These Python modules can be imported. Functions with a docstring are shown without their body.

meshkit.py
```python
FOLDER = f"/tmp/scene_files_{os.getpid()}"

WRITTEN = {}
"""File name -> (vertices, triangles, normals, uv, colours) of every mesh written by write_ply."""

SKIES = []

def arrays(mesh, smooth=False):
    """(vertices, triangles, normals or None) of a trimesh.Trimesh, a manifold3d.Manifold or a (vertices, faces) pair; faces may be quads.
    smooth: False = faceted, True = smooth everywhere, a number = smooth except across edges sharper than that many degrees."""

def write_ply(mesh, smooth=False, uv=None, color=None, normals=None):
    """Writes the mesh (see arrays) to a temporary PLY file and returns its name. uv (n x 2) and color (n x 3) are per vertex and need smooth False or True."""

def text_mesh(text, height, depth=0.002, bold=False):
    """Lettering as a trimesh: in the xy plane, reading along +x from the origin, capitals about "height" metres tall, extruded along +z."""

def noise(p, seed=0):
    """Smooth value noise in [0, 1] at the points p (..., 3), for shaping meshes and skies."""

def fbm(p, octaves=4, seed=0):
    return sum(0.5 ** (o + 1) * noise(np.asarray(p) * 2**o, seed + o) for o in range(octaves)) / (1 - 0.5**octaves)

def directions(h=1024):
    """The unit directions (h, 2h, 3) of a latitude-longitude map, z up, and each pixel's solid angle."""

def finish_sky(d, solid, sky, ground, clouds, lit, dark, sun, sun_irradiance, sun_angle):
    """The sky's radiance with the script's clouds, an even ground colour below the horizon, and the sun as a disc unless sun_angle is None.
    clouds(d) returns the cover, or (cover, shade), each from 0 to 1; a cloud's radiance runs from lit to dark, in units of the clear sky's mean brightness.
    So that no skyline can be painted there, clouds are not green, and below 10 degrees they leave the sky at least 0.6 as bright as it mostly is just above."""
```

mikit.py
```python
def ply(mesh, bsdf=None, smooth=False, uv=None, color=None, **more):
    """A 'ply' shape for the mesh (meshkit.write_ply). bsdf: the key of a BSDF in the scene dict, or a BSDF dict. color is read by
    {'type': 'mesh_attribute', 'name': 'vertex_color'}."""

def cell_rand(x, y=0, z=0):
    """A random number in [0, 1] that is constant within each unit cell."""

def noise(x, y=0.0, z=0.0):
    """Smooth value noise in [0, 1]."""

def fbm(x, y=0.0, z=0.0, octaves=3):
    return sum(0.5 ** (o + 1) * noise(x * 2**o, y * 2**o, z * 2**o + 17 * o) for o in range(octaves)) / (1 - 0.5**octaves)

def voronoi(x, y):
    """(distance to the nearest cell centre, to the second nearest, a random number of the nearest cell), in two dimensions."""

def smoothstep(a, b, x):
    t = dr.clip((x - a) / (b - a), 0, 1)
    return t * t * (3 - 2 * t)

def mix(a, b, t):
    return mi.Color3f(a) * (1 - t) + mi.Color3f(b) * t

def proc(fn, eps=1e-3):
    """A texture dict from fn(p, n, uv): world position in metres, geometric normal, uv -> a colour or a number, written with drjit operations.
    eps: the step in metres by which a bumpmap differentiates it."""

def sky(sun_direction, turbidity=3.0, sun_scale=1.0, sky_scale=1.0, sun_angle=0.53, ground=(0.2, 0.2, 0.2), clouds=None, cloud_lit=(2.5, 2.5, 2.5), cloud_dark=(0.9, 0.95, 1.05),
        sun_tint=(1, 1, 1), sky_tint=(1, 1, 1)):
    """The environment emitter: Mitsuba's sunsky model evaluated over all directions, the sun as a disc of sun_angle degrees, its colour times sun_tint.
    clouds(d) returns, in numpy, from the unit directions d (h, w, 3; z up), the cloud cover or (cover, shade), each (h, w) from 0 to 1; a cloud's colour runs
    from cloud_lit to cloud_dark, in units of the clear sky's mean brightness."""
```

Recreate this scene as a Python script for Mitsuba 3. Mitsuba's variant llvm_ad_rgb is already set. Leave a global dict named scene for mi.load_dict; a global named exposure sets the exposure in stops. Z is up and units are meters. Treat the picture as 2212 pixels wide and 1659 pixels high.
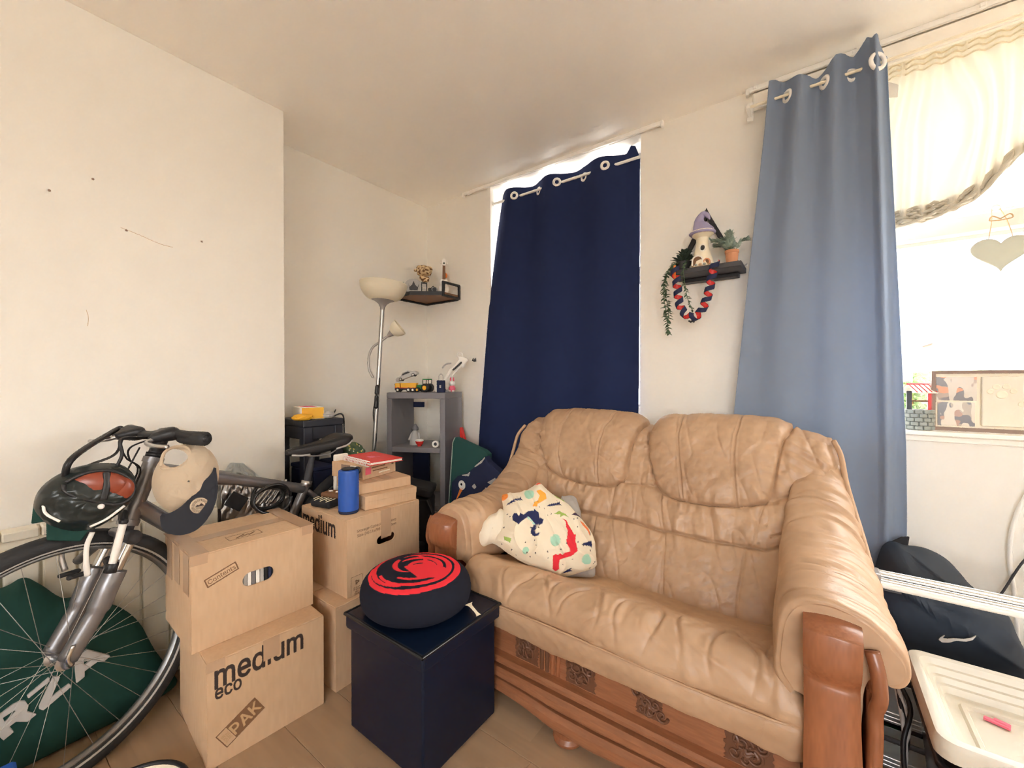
import math, random
import numpy as np, trimesh, mitsuba as mi, drjit as dr
import manifold3d as m3
import shapely.geometry as sg, shapely.affinity as sa, shapely.ops as so
import mikit, meshkit
from mikit import proc, noise, fbm, voronoi, cell_rand, smoothstep, mix

T = mi.ScalarTransform4f
A = np.array
scene, labels = {}, {}
# ---------------------------------------------------------------- camera, sky, exposure
YAW, PITCH = math.radians(-36.114), math.radians(-0.3625)
FW = A([math.sin(YAW)*math.cos(PITCH), math.cos(YAW)*math.cos(PITCH), math.sin(PITCH)])
scene['camera'] = {'type': 'perspective', 'fov': 102.37, 'fov_axis': 'x', 'near_clip': 0.02, 'far_clip': 500.0,
    'to_world': T().look_at(origin=[0, 0, 1.13], target=[FW[0], FW[1], 1.13+FW[2]], up=[0, 0, 1])}
def clouds(d):
    c = meshkit.fbm(d*2.3+7, 4, 3)
    return np.clip(0.75+0.9*(c-0.45), 0, 1), np.clip(0.2+0.9*(meshkit.fbm(d*4+3, 3, 9)-0.4), 0, 1)
scene['sky'] = mikit.sky((0.35, 0.75, 0.62), turbidity=4.0, sun_scale=0.0, sky_scale=1.0, ground=(0.35, 0.33, 0.3), clouds=clouds,
    cloud_lit=(2.6, 2.56, 2.48), cloud_dark=(1.6, 1.6, 1.6), sky_tint=(1.0, 1.0, 0.98))
exposure = 6.3

# ---------------------------------------------------------------- helpers
def uniq(key):
    if key not in scene and key not in labels: return key
    i = 1
    while f'{key}_{i:03d}' in scene or f'{key}_{i:03d}' in labels: i += 1
    return f'{key}_{i:03d}'
def thing(name, label, cat, group=None):
    k = uniq(name); labels[k] = {'label': label, 'category': cat}
    if group: labels[k]['group'] = group
    return k
def struct(name, label=None):
    labels[name] = {'kind': 'structure'}
    if label: labels[name]['label'] = label
    return name
def part(parent, name, mesh, mat, smooth=30, label=None, stuff=False, **kw):
    k = uniq(f'{parent}__{name}')
    scene[k] = mikit.ply(mesh, mat, smooth=smooth, **kw)
    if label or stuff:
        labels[k] = {}
        if label: labels[k]['label'] = label
        if stuff: labels[k]['kind'] = 'stuff'
    return k
def solo(name, mesh, mat, label, cat, group=None, smooth=30, **kw):
    k = thing(name, label, cat, group)
    scene[k] = mikit.ply(mesh, mat, smooth=smooth, **kw)
    return k
def sstruct(name, mesh, mat, smooth=False, label=None):
    struct(name, label); scene[name] = mikit.ply(mesh, mat, smooth=smooth); return name
def cat(*ms):
    l = []
    for m in ms: l += m if isinstance(m, list) else [m]
    return trimesh.util.concatenate(l)
def tm(v, f): return trimesh.Trimesh(A(v, float), A(f, int), process=False)
def box(x0, x1, y0, y1, z0, z1, b=0.003):
    b = min(b, 0.49*min(x1-x0, y1-y0, z1-z0))
    P = []
    for sx in (0, 1):
        for sy in (0, 1):
            for sz in (0, 1):
                X, Y, Z = (x0, x1)[sx], (y0, y1)[sy], (z0, z1)[sz]
                dx, dy, dz = b*(1-2*sx), b*(1-2*sy), b*(1-2*sz)
                P += [(X, Y+dy, Z+dz), (X+dx, Y, Z+dz), (X+dx, Y+dy, Z)]
    return trimesh.convex.convex_hull(A(P))
def rbox(x0, x1, y0, y1, z0, z1, r=0.01, n=16):
    s = trimesh.creation.uv_sphere(r, count=[n//2, n]).vertices
    P = [s+A([x, y, z]) for x in (x0+r, x1-r) for y in (y0+r, y1-r) for z in (z0+r, z1-r)]
    return trimesh.convex.convex_hull(np.vstack(P))
def frame(o, x, y):
    x = A(x, float); x = x/np.linalg.norm(x); y = A(y, float); y = y-x*(x@y); y = y/np.linalg.norm(y)
    M = np.eye(4); M[:3, 0], M[:3, 1], M[:3, 2], M[:3, 3] = x, y, np.cross(x, y), o
    return M
def put(mesh, M): m = mesh.copy(); m.apply_transform(M); return m
def rotz(deg, o=(0, 0, 0)):
    a = math.radians(deg); return frame(o, (math.cos(a), math.sin(a), 0), (-math.sin(a), math.cos(a), 0))
def spline(P, n=8, closed=False):
    P = A(P, float)
    Q = np.vstack([P[-1], P, P[0], P[1]]) if closed else np.vstack([2*P[0]-P[1], P, 2*P[-1]-P[-2]])
    out = []
    for i in range(len(Q)-3):
        p0, p1, p2, p3 = Q[i:i+4]
        for t in np.linspace(0, 1, n, endpoint=False):
            out.append(0.5*(2*p1+(p2-p0)*t+(2*p0-5*p1+4*p2-p3)*t*t+(3*p1-p0-3*p2+p3)*t**3))
    if not closed: out.append(P[-1])
    return A(out)
def tube(P, r, n=10, flat=None, cap=True):
    P = A(P, float); N = len(P); r = np.broadcast_to(A(r, float), (N,))
    t = np.gradient(P, axis=0); t /= np.linalg.norm(t, axis=1, keepdims=True)+1e-12
    u = np.cross(t[0], [0, 0, 1.0] if abs(t[0][2]) < 0.9 else [1.0, 0, 0]); u /= np.linalg.norm(u)
    U = []
    for k in range(N):
        u = u-t[k]*(u@t[k]); u /= np.linalg.norm(u)+1e-12; U.append(u)
    U = A(U); W = np.cross(t, U); a = np.arange(n)*2*math.pi/n
    fl = 1.0 if flat is None else flat
    V = P[:, None]+r[:, None, None]*(np.cos(a)[None, :, None]*U[:, None]+fl*np.sin(a)[None, :, None]*W[:, None])
    V = V.reshape(-1, 3); F = []
    i, j = np.meshgrid(np.arange(N-1), np.arange(n), indexing='ij')
    q = np.stack([i*n+j, i*n+(j+1) % n, (i+1)*n+(j+1) % n, (i+1)*n+j], -1).reshape(-1, 4)
    F = [q[:, [0, 1, 2]], q[:, [0, 2, 3]]]
    if cap:
        V = np.vstack([V, P[0], P[-1]]); c = len(V)-2; k = np.arange(n)
        F += [np.stack([(k+1) % n, k, k*0+c], 1), np.stack([(N-1)*n+k, (N-1)*n+(k+1) % n, k*0+c+1], 1)]
    return tm(V, np.vstack(F))
def cyl(p, q, r, r2=None, n=20): return tube(np.linspace(p, q, 2), [r, r if r2 is None else r2], n)
def lathe(prof, n=32, o=(0, 0, 0)):
    prof = A(prof, float); a = np.arange(n)*2*math.pi/n
    V = np.stack([prof[:, 0, None]*np.cos(a), prof[:, 0, None]*np.sin(a), np.broadcast_to(prof[:, 1, None], (len(prof), n))], -1).reshape(-1, 3)+A(o)
    i, j = np.meshgrid(np.arange(len(prof)-1), np.arange(n), indexing='ij')
    q = np.stack([i*n+j, i*n+(j+1) % n, (i+1)*n+(j+1) % n, (i+1)*n+j], -1).reshape(-1, 4)
    return tm(V, np.vstack([q[:, [0, 1, 2]], q[:, [0, 2, 3]]]))
def grid(V, cu=False, cv=False):
    nu, nv = V.shape[:2]
    iu = np.arange(nu if cu else nu-1); iv = np.arange(nv if cv else nv-1)
    i, j = np.meshgrid(iu, iv, indexing='ij'); i2, j2 = (i+1) % nu, (j+1) % nv
    q = np.stack([i*nv+j, i2*nv+j, i2*nv+j2, i*nv+j2], -1).reshape(-1, 4)
    return tm(V.reshape(-1, 3), np.vstack([q[:, [0, 1, 2]], q[:, [0, 2, 3]]]))
def normals(V):
    n = np.cross(np.gradient(V, axis=0), np.gradient(V, axis=1)); return n/(np.linalg.norm(n, axis=-1, keepdims=True)+1e-12)
def sheet(V, th):
    """a cloth or paper of real thickness from a grid of points"""
    N = normals(V); a, b = V+N*th/2, V-N*th/2
    nu, nv = V.shape[:2]; ga, gb = grid(a), grid(b); gb.invert()
    m = nu*nv; E = []
    rim = [(i, 0) for i in range(nu)]+[(nu-1, j) for j in range(1, nv)]+[(i, nv-1) for i in range(nu-2, -1, -1)]+[(0, j) for j in range(nv-2, -1, -1)]
    ids = A([i*nv+j for i, j in rim]); p, q = ids[:-1], ids[1:]
    f = np.vstack([ga.faces, gb.faces+m, np.stack([q, p, p+m], 1), np.stack([q, p+m, q+m], 1)])
    return tm(np.vstack([ga.vertices, gb.vertices]), f)
def extr(poly, h, M=None):
    ms = [trimesh.creation.extrude_polygon(g, h, engine='earcut') for g in getattr(poly, 'geoms', [poly]) if g.area > 1e-10]
    m = cat(*ms)
    return m if M is None else put(m, M)
def ball(o, r, n=3, s=(1, 1, 1)):
    m = trimesh.creation.icosphere(n, 1.0); m.apply_scale(A(s, float)*r); m.apply_translation(o); return m
def hullballs(P, n=2): return trimesh.convex.convex_hull(np.vstack([ball(p[:3], p[3], n).vertices for p in P]))
def text(s, h, d=0.0006, bold=False, center=True, squeeze=1.0):
    m = meshkit.text_mesh(s, h, d, bold)
    m.apply_scale([squeeze, 1, 1])
    if center: m.apply_translation([-(m.bounds[0][0]+m.bounds[1][0])/2, -(m.bounds[0][1]+m.bounds[1][1])/2, 0])
    return m
def dist_poly(P, L):
    """distance of points P (n,2) to polyline L, and position along it"""
    P, L = A(P, float), A(L, float); best = np.full(len(P), 9e9); at = np.zeros(len(P)); s = 0
    for a, b in zip(L[:-1], L[1:]):
        ab = b-a; l = np.linalg.norm(ab)
        t = np.clip(((P-a)@ab)/(l*l+1e-12), 0, 1); d = np.linalg.norm(P-a-t[:, None]*ab, axis=1)
        at = np.where(d < best, s+t*l, at); best = np.minimum(best, d); s += l
    return best, at
def inside(P, L):
    import shapely
    return shapely.contains_xy(sg.Polygon(L).buffer(0), P[:, 0], P[:, 1])
def circ(x, y, r, n=32): return sg.Point(x, y).buffer(r, n)
sst = lambda a, b, x: (lambda t: t*t*(3-2*t))(np.clip((x-a)/(b-a), 0, 1))

# ---------------------------------------------------------------- materials
def col(c): return {'type': 'rgb', 'value': list(c)} if not isinstance(c, dict) else c
def two(b): return {'type': 'twosided', 'bsdf': b}
def pr(c, r=0.5, metallic=0.0, spec=0.5, **k):
    return two({'type': 'principled', 'base_color': col(c), 'roughness': r, 'metallic': metallic, 'specular': spec, **k})
def bump(inner, fn, scale, eps=1e-3): return two({'type': 'bumpmap', 'nested': inner, 'arbitrary': proc(fn, eps), 'scale': scale})
def mat(name, b): scene[name] = b; return name
def P_(c, r=0.5, **k): return {'type': 'principled', 'base_color': col(c), 'roughness': r, **k}

def paint(base, amt=0.04):
    lo, hi = [float(b*(1-amt)) for b in base], [float(b*(1+amt)) for b in base]
    return lambda p, n, uv: mix(lo, hi, fbm(p.x*1.3+3, p.y*1.3, p.z*1.3, 3))
WALL = (0.815, 0.785, 0.725)
mat('m_wall', two(P_(proc(paint(WALL)), 0.75, specular=0.25)))
mat('m_ceil', two(P_(proc(paint((0.90, 0.87, 0.81), 0.03)), 0.42, specular=0.4)))
mat('m_trim', pr((0.86, 0.82, 0.74), 0.35))
mat('m_upvc', pr((0.64, 0.61, 0.55), 0.3))
mat('m_glass', {'type': 'thindielectric', 'int_ior': 1.5})
def woodfn(light, dark, sx, sy, sz, ring=9.0):
    def f(p, n, uv):
        x, y, z = p.x*sx, p.y*sy, p.z*sz
        w = fbm(x*0.5, y*0.5, z*0.5, 3)*4
        g = dr.sin((x+y+z)*ring*0.25+w*ring*0.55)*0.5+0.5
        return mix(dark, light, 0.25+0.5*g*fbm(x*6, y*6, z*6, 2)+0.3*noise(x*30, y*30, z*30))
    return f
def plankfn(p, n, uv):
    row = dr.floor((p.y+3.0)/0.185); s = cell_rand(row, dr.floor((p.x+row*0.43)/1.25), 5)
    g = fbm(p.x*2.2+s*17, p.y*26, s*9, 4)
    return mix((0.28, 0.185, 0.115), (0.52, 0.365, 0.235), dr.clip(0.15+0.75*g+0.3*(s-0.5), 0, 1))
mat('m_plank', two(P_(proc(plankfn), 0.38)))
mat('m_subfloor', pr((0.2, 0.14, 0.09), 0.8))
def leatherfn(p, n, uv):
    a = fbm(p.x*5, p.y*5, p.z*5, 3); b = noise(p.x*60, p.y*60, p.z*60)
    return mix((0.345, 0.212, 0.125), (0.53, 0.355, 0.225), dr.clip(a*1.0+0.25*(b-0.5), 0, 1))
def leatherbump(p, n, uv):
    a = voronoi(p.x*260+p.z*90, p.y*260-p.z*170)[0]
    return a*0.6+fbm(p.x*40, p.y*40, p.z*40, 2)*1.5
mat('m_leather', bump(P_(proc(leatherfn), 0.40, specular=0.5), leatherbump, 0.0007, 4e-4))
mat('m_leather_pipe', pr((0.44, 0.285, 0.175), 0.45))
mat('m_redwood', two(P_(proc(woodfn((0.33, 0.125, 0.055), (0.165, 0.058, 0.026), 9, 9, 1.3)), 0.28, clearcoat=0.4, clearcoat_gloss=0.8)))
mat('m_redwood_x', two(P_(proc(woodfn((0.33, 0.14, 0.068), (0.165, 0.063, 0.03), 1.3, 9, 9)), 0.32, clearcoat=0.3, clearcoat_gloss=0.7)))
mat('m_redwood_dark', pr((0.125, 0.055, 0.03), 0.4))
def cardfn(p, n, uv):
    return mix((0.52, 0.345, 0.21), (0.61, 0.425, 0.275), 0.55*fbm(p.x*7, p.y*7, p.z*7, 3)+0.45*noise(p.x*160, p.y*160, p.z*25))
mat('m_card', two(P_(proc(cardfn), 0.75, specular=0.25)))
mat('m_card_in', pr((0.40, 0.27, 0.17), 0.85))
mat('m_tape', pr((0.47, 0.31, 0.20), 0.16, spec=0.6))
mat('m_ink', pr((0.035, 0.022, 0.02), 0.7))
mat('m_ink_brown', pr((0.20, 0.10, 0.05), 0.7))
mat('m_ottoman', bump(P_((0.003, 0.008, 0.023), 0.30, specular=0.28), lambda p, n, uv: voronoi(p.x*300+p.z*110, p.y*300-p.z*230)[0], 0.0002, 4e-4))
def clothbump(k): return lambda p, n, uv: noise(p.x*k, p.y*k, p.z*k)
def curtainfn(p, n, uv): return mix((0.016, 0.022, 0.06), (0.026, 0.034, 0.085), noise(p.x*500, p.y*500, p.z*500))
mat('m_curtain', {'type': 'principledthin', 'base_color': col((0.024, 0.034, 0.090)), 'roughness': 0.7, 'diff_trans': 0.15, 'spec_trans': 0.0, 'eta': 1.3, 'sheen': 0.6, 'sheen_tint': 0.4})
mat('m_curtain_glare', {'type': 'principledthin', 'base_color': col((0.28, 0.345, 0.455)), 'roughness': 0.7, 'diff_trans': 0.6, 'spec_trans': 0.0, 'eta': 1.3, 'sheen': 0.5})  # window glare over navy cloth, painted in as a pale blue grey
mat('m_net', {'type': 'principledthin', 'base_color': col((0.62, 0.57, 0.47)), 'roughness': 0.8, 'diff_trans': 0.34, 'spec_trans': 0.0, 'eta': 1.3})
for nm, c, r in [('black', (0.012, 0.012, 0.014), 0.45), ('black_matte', (0.014, 0.014, 0.017), 0.8), ('black_gloss', (0.01, 0.011, 0.013), 0.15), ('rubber', (0.018, 0.019, 0.021), 0.65),
    ('navy', (0.014, 0.02, 0.06), 0.85), ('white', (0.82, 0.8, 0.76), 0.45), ('cream', (0.8, 0.72, 0.56), 0.5), ('red', (0.62, 0.035, 0.03), 0.45), ('blue', (0.02, 0.09, 0.40), 0.4),
    ('green', (0.03, 0.20, 0.06), 0.5), ('yellow', (0.80, 0.42, 0.03), 0.45), ('orange', (0.75, 0.22, 0.04), 0.5), ('grey', (0.16, 0.155, 0.165), 0.5), ('grey_light', (0.42, 0.41, 0.40), 0.55),
    ('pink', (0.75, 0.14, 0.22), 0.5), ('brown', (0.16, 0.075, 0.035), 0.55), ('tan', (0.50, 0.33, 0.18), 0.6), ('darkgreen', (0.004, 0.042, 0.033), 0.85), ('petrol', (0.018, 0.075, 0.068), 0.8),
    ('charcoal', (0.045, 0.045, 0.052), 0.6), ('greywood', (0.19, 0.185, 0.205), 0.5), ('blackwood', (0.022, 0.025, 0.036), 0.4), ('paper', (0.78, 0.74, 0.66), 0.8), ('silverpaint', (0.46, 0.45, 0.44), 0.5),
    ('terracotta', (0.55, 0.25, 0.13), 0.75), ('stone', (0.30, 0.32, 0.29), 0.9), ('leaf', (0.07, 0.12, 0.06), 0.65), ('leaf_pale', (0.32, 0.40, 0.34), 0.65), ('leaf_dark', (0.035, 0.055, 0.04), 0.65),
    ('lilac', (0.30, 0.27, 0.42), 0.6), ('capcloth', (0.50, 0.40, 0.29), 0.9), ('capdark', (0.02, 0.022, 0.03), 0.9), ('rust', (0.24, 0.05, 0.025), 0.3), ('taupe', (0.25, 0.17, 0.13), 0.6),
    ('fleece', (0.36, 0.34, 0.32), 1.0), ('mint', (0.40, 0.60, 0.47), 0.8), ('radiator', (0.70, 0.66, 0.56), 0.35), ('plaster', (0.74, 0.68, 0.56), 0.7), ('bark', (0.12, 0.08, 0.05), 0.9),
    ('brick', (0.22, 0.155, 0.12), 0.9), ('slate', (0.13, 0.13, 0.14), 0.8), ('grass', (0.16, 0.26, 0.08), 0.95), ('road', (0.5, 0.48, 0.45), 0.95)]:
    mat('m_'+nm, pr(c, r))
mat('m_chrome', pr((0.75, 0.74, 0.72), 0.18, 1.0)); mat('m_steel', pr((0.50, 0.49, 0.48), 0.36, 1.0)); mat('m_tray', pr((0.60, 0.56, 0.47), 0.4)); mat('m_alu', pr((0.58, 0.57, 0.57), 0.32, 1.0)); mat('m_framepaint', pr((0.25, 0.245, 0.255), 0.34, 0.7)); mat('m_rim', pr((0.30, 0.30, 0.30), 0.4, 0.8))
mat('m_lampgrey', pr((0.36, 0.34, 0.33), 0.4, 0.35)); mat('m_gold', pr((0.75, 0.5, 0.15), 0.3, 1.0))
mat('m_opal', {'type': 'principledthin', 'base_color': col((0.86, 0.80, 0.66)), 'roughness': 0.4, 'diff_trans': 0.5, 'spec_trans': 0.0, 'eta': 1.4})
mat('m_plastic_clear', {'type': 'principledthin', 'base_color': col((0.80, 0.82, 0.82)), 'roughness': 0.12, 'spec_trans': 0.72, 'diff_trans': 0.4, 'eta': 1.35})
mat('m_vcol', pr({'type': 'mesh_attribute', 'name': 'vertex_color'}, 0.85, spec=0.2))

# ---------------------------------------------------------------- the room
XL, XB, YB, YW, XR, YBK, H = -2.291, -2.014, 0.939, 2.080, 2.5, -2.5, 2.40
sstruct('floor', box(XL-.1, XR+.1, YBK-.1, YW+.1, -.12, -.012, 0), 'm_subfloor')
rng = random.Random(4)
for r_ in range(25):
    y0 = -2.5+r_*.185; x = XL-.0-rng.random()*1.1
    while x < XR:
        a, b = max(x, XL+.002), min(x+1.25, XR-.002)
        if b-a > .05 and y0 < YW-.01:
            part('floor', 'plank', box(a+.0006, b-.0006, y0+.0006, min(y0+.1844, YW-.002), -.012, 0, .0012), 'm_plank', False)
        x += 1.25
sstruct('ceiling', box(XL-.1, XR+.1, YBK-.1, YW+.4, H, H+.1, 0), 'm_ceil')
sstruct('wall_left', box(XL-.1, XL, YBK-.1, YW+.3, 0, H, 0), 'm_wall')
sstruct('wall_chimney', box(XL-.05, XB, YBK-.1, YB, 0, H, 0.002), 'm_wall', label='chimney breast wall standing proud of the recess')
# small screw holes and scratches left in the chimney breast
for (y, z) in ((.199, 1.753), (.386, 1.678), (.614, 1.700), (.30, 1.83)):
    part('wall_chimney', 'screw_hole', put(lathe([(0, .0004), (.0015, .0006), (.003, .0009), (.0038, .0003), (.004, 0)], 12), frame((XB, y, z), (0, 1, 0), (0, 0, 1))), 'm_taupe')
for P in ([(.37, 1.684), (.42, 1.672), (.48, 1.655), (.52, 1.652)], [(.285, 1.32), (.287, 1.35), (.282, 1.375)]):
    part('wall_chimney', 'scratch', tube(spline([(XB, y, z) for y, z in P], 4), .0007, 5), 'm_tan')
W1, W2 = (-1.692, -.708, .935, 2.385), (.03, 2.36, .935, 2.372)
wp = sg.Polygon([(XL-.1, 0), (XR+.1, 0), (XR+.1, H), (XL-.1, H)]).difference(sg.box(W1[0], W1[2], W1[1], W1[3])).difference(sg.box(W2[0], W2[2], W2[1], W2[3]))
sstruct('wall_window', extr(wp, .26, frame((0, YW+.26, 0), (1, 0, 0), (0, 0, 1))), 'm_wall')
sstruct('wall_right', box(XR, XR+.1, YBK-.1, YW+.3, 0, H, 0), 'm_wall')
bp = sg.Polygon([(XL-.1, 0), (XR+.1, 0), (XR+.1, H), (XL-.1, H)]).difference(sg.box(.1, .95, 2.2, 2.2))
sstruct('wall_back', extr(bp, .2, frame((0, YBK, 0), (1, 0, 0), (0, 0, 1))), 'm_wall')
sstruct('baseboard_left', box(XL, XL+.016, YB+.001, YW, 0, .11, .004), 'm_trim')
sstruct('baseboard_window', box(XL+.017, XR, YW-.016, YW, 0, .11, .004), 'm_trim')
sstruct('baseboard_chimney', box(XB, XB+.016, YBK, YB+.016, 0, .11, .004), 'm_trim')
sstruct('baseboard_right', box(XR-.016, XR, YBK, YW-.017, 0, .11, .004), 'm_trim')
sstruct('baseboard_back', box(XB+.017, XR-.017, YBK, YBK+.016, 0, .11, .004), 'm_trim')
def window(name, x0, x1, z0, z1, y0, y1, trans=None, mull=(), label=None, fr=.055):
    struct(name, label)
    P = sg.box(x0, z0, x1, z1)
    outer = P.difference(sg.box(x0+fr, z0+fr, x1-fr, z1-fr))
    ym = (y0+y1)/2
    part(name, 'frame', extr(outer, abs(y1-y0), frame((0, max(y0, y1), 0), (1, 0, 0), (0, 0, 1))), 'm_upvc', False)
    zs = [z0+fr]+([trans-.035, trans+.035] if trans else [])+[z1-fr]
    if trans: part(name, 'transom', box(x0+fr, x1-fr, min(y0, y1)-.012, max(y0, y1), trans-.035, trans+.035, .006), 'm_upvc', False)
    xs = [x0+fr]+[v for m in mull for v in (m-.03, m+.03)]+[x1-fr]
    for m in mull: part(name, 'mullion', box(m-.03, m+.03, min(y0, y1), max(y0, y1), z0+fr, z1-fr, .005), 'm_upvc', False)
    for i in range(0, len(xs), 2):
        for j in range(0, len(zs), 2):
            a, b, c, d = xs[i], xs[i+1], zs[j], zs[j+1]
            part(name, 'bead', extr(sg.box(a, c, b, d).difference(sg.box(a+.014, c+.014, b-.014, d-.014)), .02, frame((0, ym+.01, 0), (1, 0, 0), (0, 0, 1))), 'm_upvc', False)
            part(name, 'pane', tm([(a, ym, c), (b, ym, c), (b, ym, d), (a, ym, d)], [(0, 1, 2), (0, 2, 3)]), 'm_glass', False)
window('window_1', W1[0], W1[1], W1[2], W1[3], YW+.17, YW+.235, 1.72, (), 'narrow white window behind the dark navy curtain')
window('window_2', W2[0], W2[1], W2[2], W2[3], YW+.17, YW+.235, 1.715, (1.05, 1.72), 'bright white framed window at the right')
window('window_3', .1, 2.2, .95, 2.2, YBK-.12, YBK-.06, None, (1.15,), 'unseen window added in the wall behind for fill daylight')  # added out of view so extra sky light fills the room
for nm, w in (('window_1', W1), ('window_2', W2)):
    part(nm, 'sill', cat(box(w[0]-.035, w[1]+.035, YW-(.035 if nm == 'window_2' else .018), YW+.172, .935, .952, .005), box(w[0]-.03, w[1]+.03, YW-.012, YW+.002, .914, .936, .003)), 'm_trim', False)
struct('door_1', 'white panelled door in the right wall')
part('door_1', 'leaf', box(XR-.04, XR-.001, -2.1, -1.3, .012, 2.02, .003), 'm_trim', False)
part('door_1', 'architrave', cat(box(XR-.05, XR-.001, -2.18, -2.1, 0, 2.1, .004), box(XR-.05, XR-.001, -1.3, -1.22, 0, 2.1, .004), box(XR-.05, XR-.001, -2.18, -1.22, 2.03, 2.1, .004)), 'm_trim', False)
for z in (.2, 1.1):
    for y in (-2.02, -1.68):
        part('door_1', 'panel', box(XR-.046, XR-.038, y, y+.3, z, z+.75, .006), 'm_trim', False)
part('door_1', 'handle', cat(cyl((XR-.04, -1.36, 1.0), (XR-.09, -1.36, 1.0), .009), cyl((XR-.085, -1.36, 1.0), (XR-.085, -1.46, 1.0), .008)), 'm_chrome', 30)
# ---------------------------------------------------------------- sofa
SEAM = {
'padL': [(-1.10, 1.02), (-1.098, .935), (-1.086, .868), (-1.064, .816), (-1.038, .77), (-1.003, .727), (-.953, .703), (-.895, .69), (-.823, .68), (-.75, .679), (-.687, .684), (-.653, .693), (-.636, .71), (-.627, .747), (-.626, .798), (-.62, .859), (-.607, .903), (-.584, .934), (-.575, 1.02)],
'padR': [(-.53, 1.02), (-.545, .94), (-.558, .899), (-.547, .845), (-.528, .784), (-.5, .722), (-.471, .69), (-.417, .674), (-.35, .672), (-.278, .674), (-.214, .683), (-.158, .697), (-.128, .709), (-.114, .731), (-.108, .763), (-.101, .82), (-.093, .875), (-.083, .922), (-.056, .956), (-.045, 1.02)]}
PSEAM = [[(-.91, 1.02), (-.929, .958), (-.954, .905), (-.955, .846), (-.947, .79), (-.921, .721), (-.905, .694)], [(-.70, 1.02), (-.716, .951), (-.746, .903), (-.755, .853), (-.753, .799), (-.742, .733), (-.735, .683)],
 [(-.415, 1.02), (-.425, .943), (-.429, .899), (-.419, .829), (-.404, .758), (-.39, .674)], [(-.20, 1.02), (-.217, .961), (-.229, .91), (-.231, .848), (-.224, .78), (-.213, .686)]]
LUMB = [(-1.15, .60), (-1.05, .585), (-.987, .577), (-.866, .571), (-.755, .574), (-.671, .573), (-.602, .575), (-.531, .569), (-.463, .564), (-.374, .565), (-.298, .563), (-.207, .568), (-.123, .570), (-.06, .60)]
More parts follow.
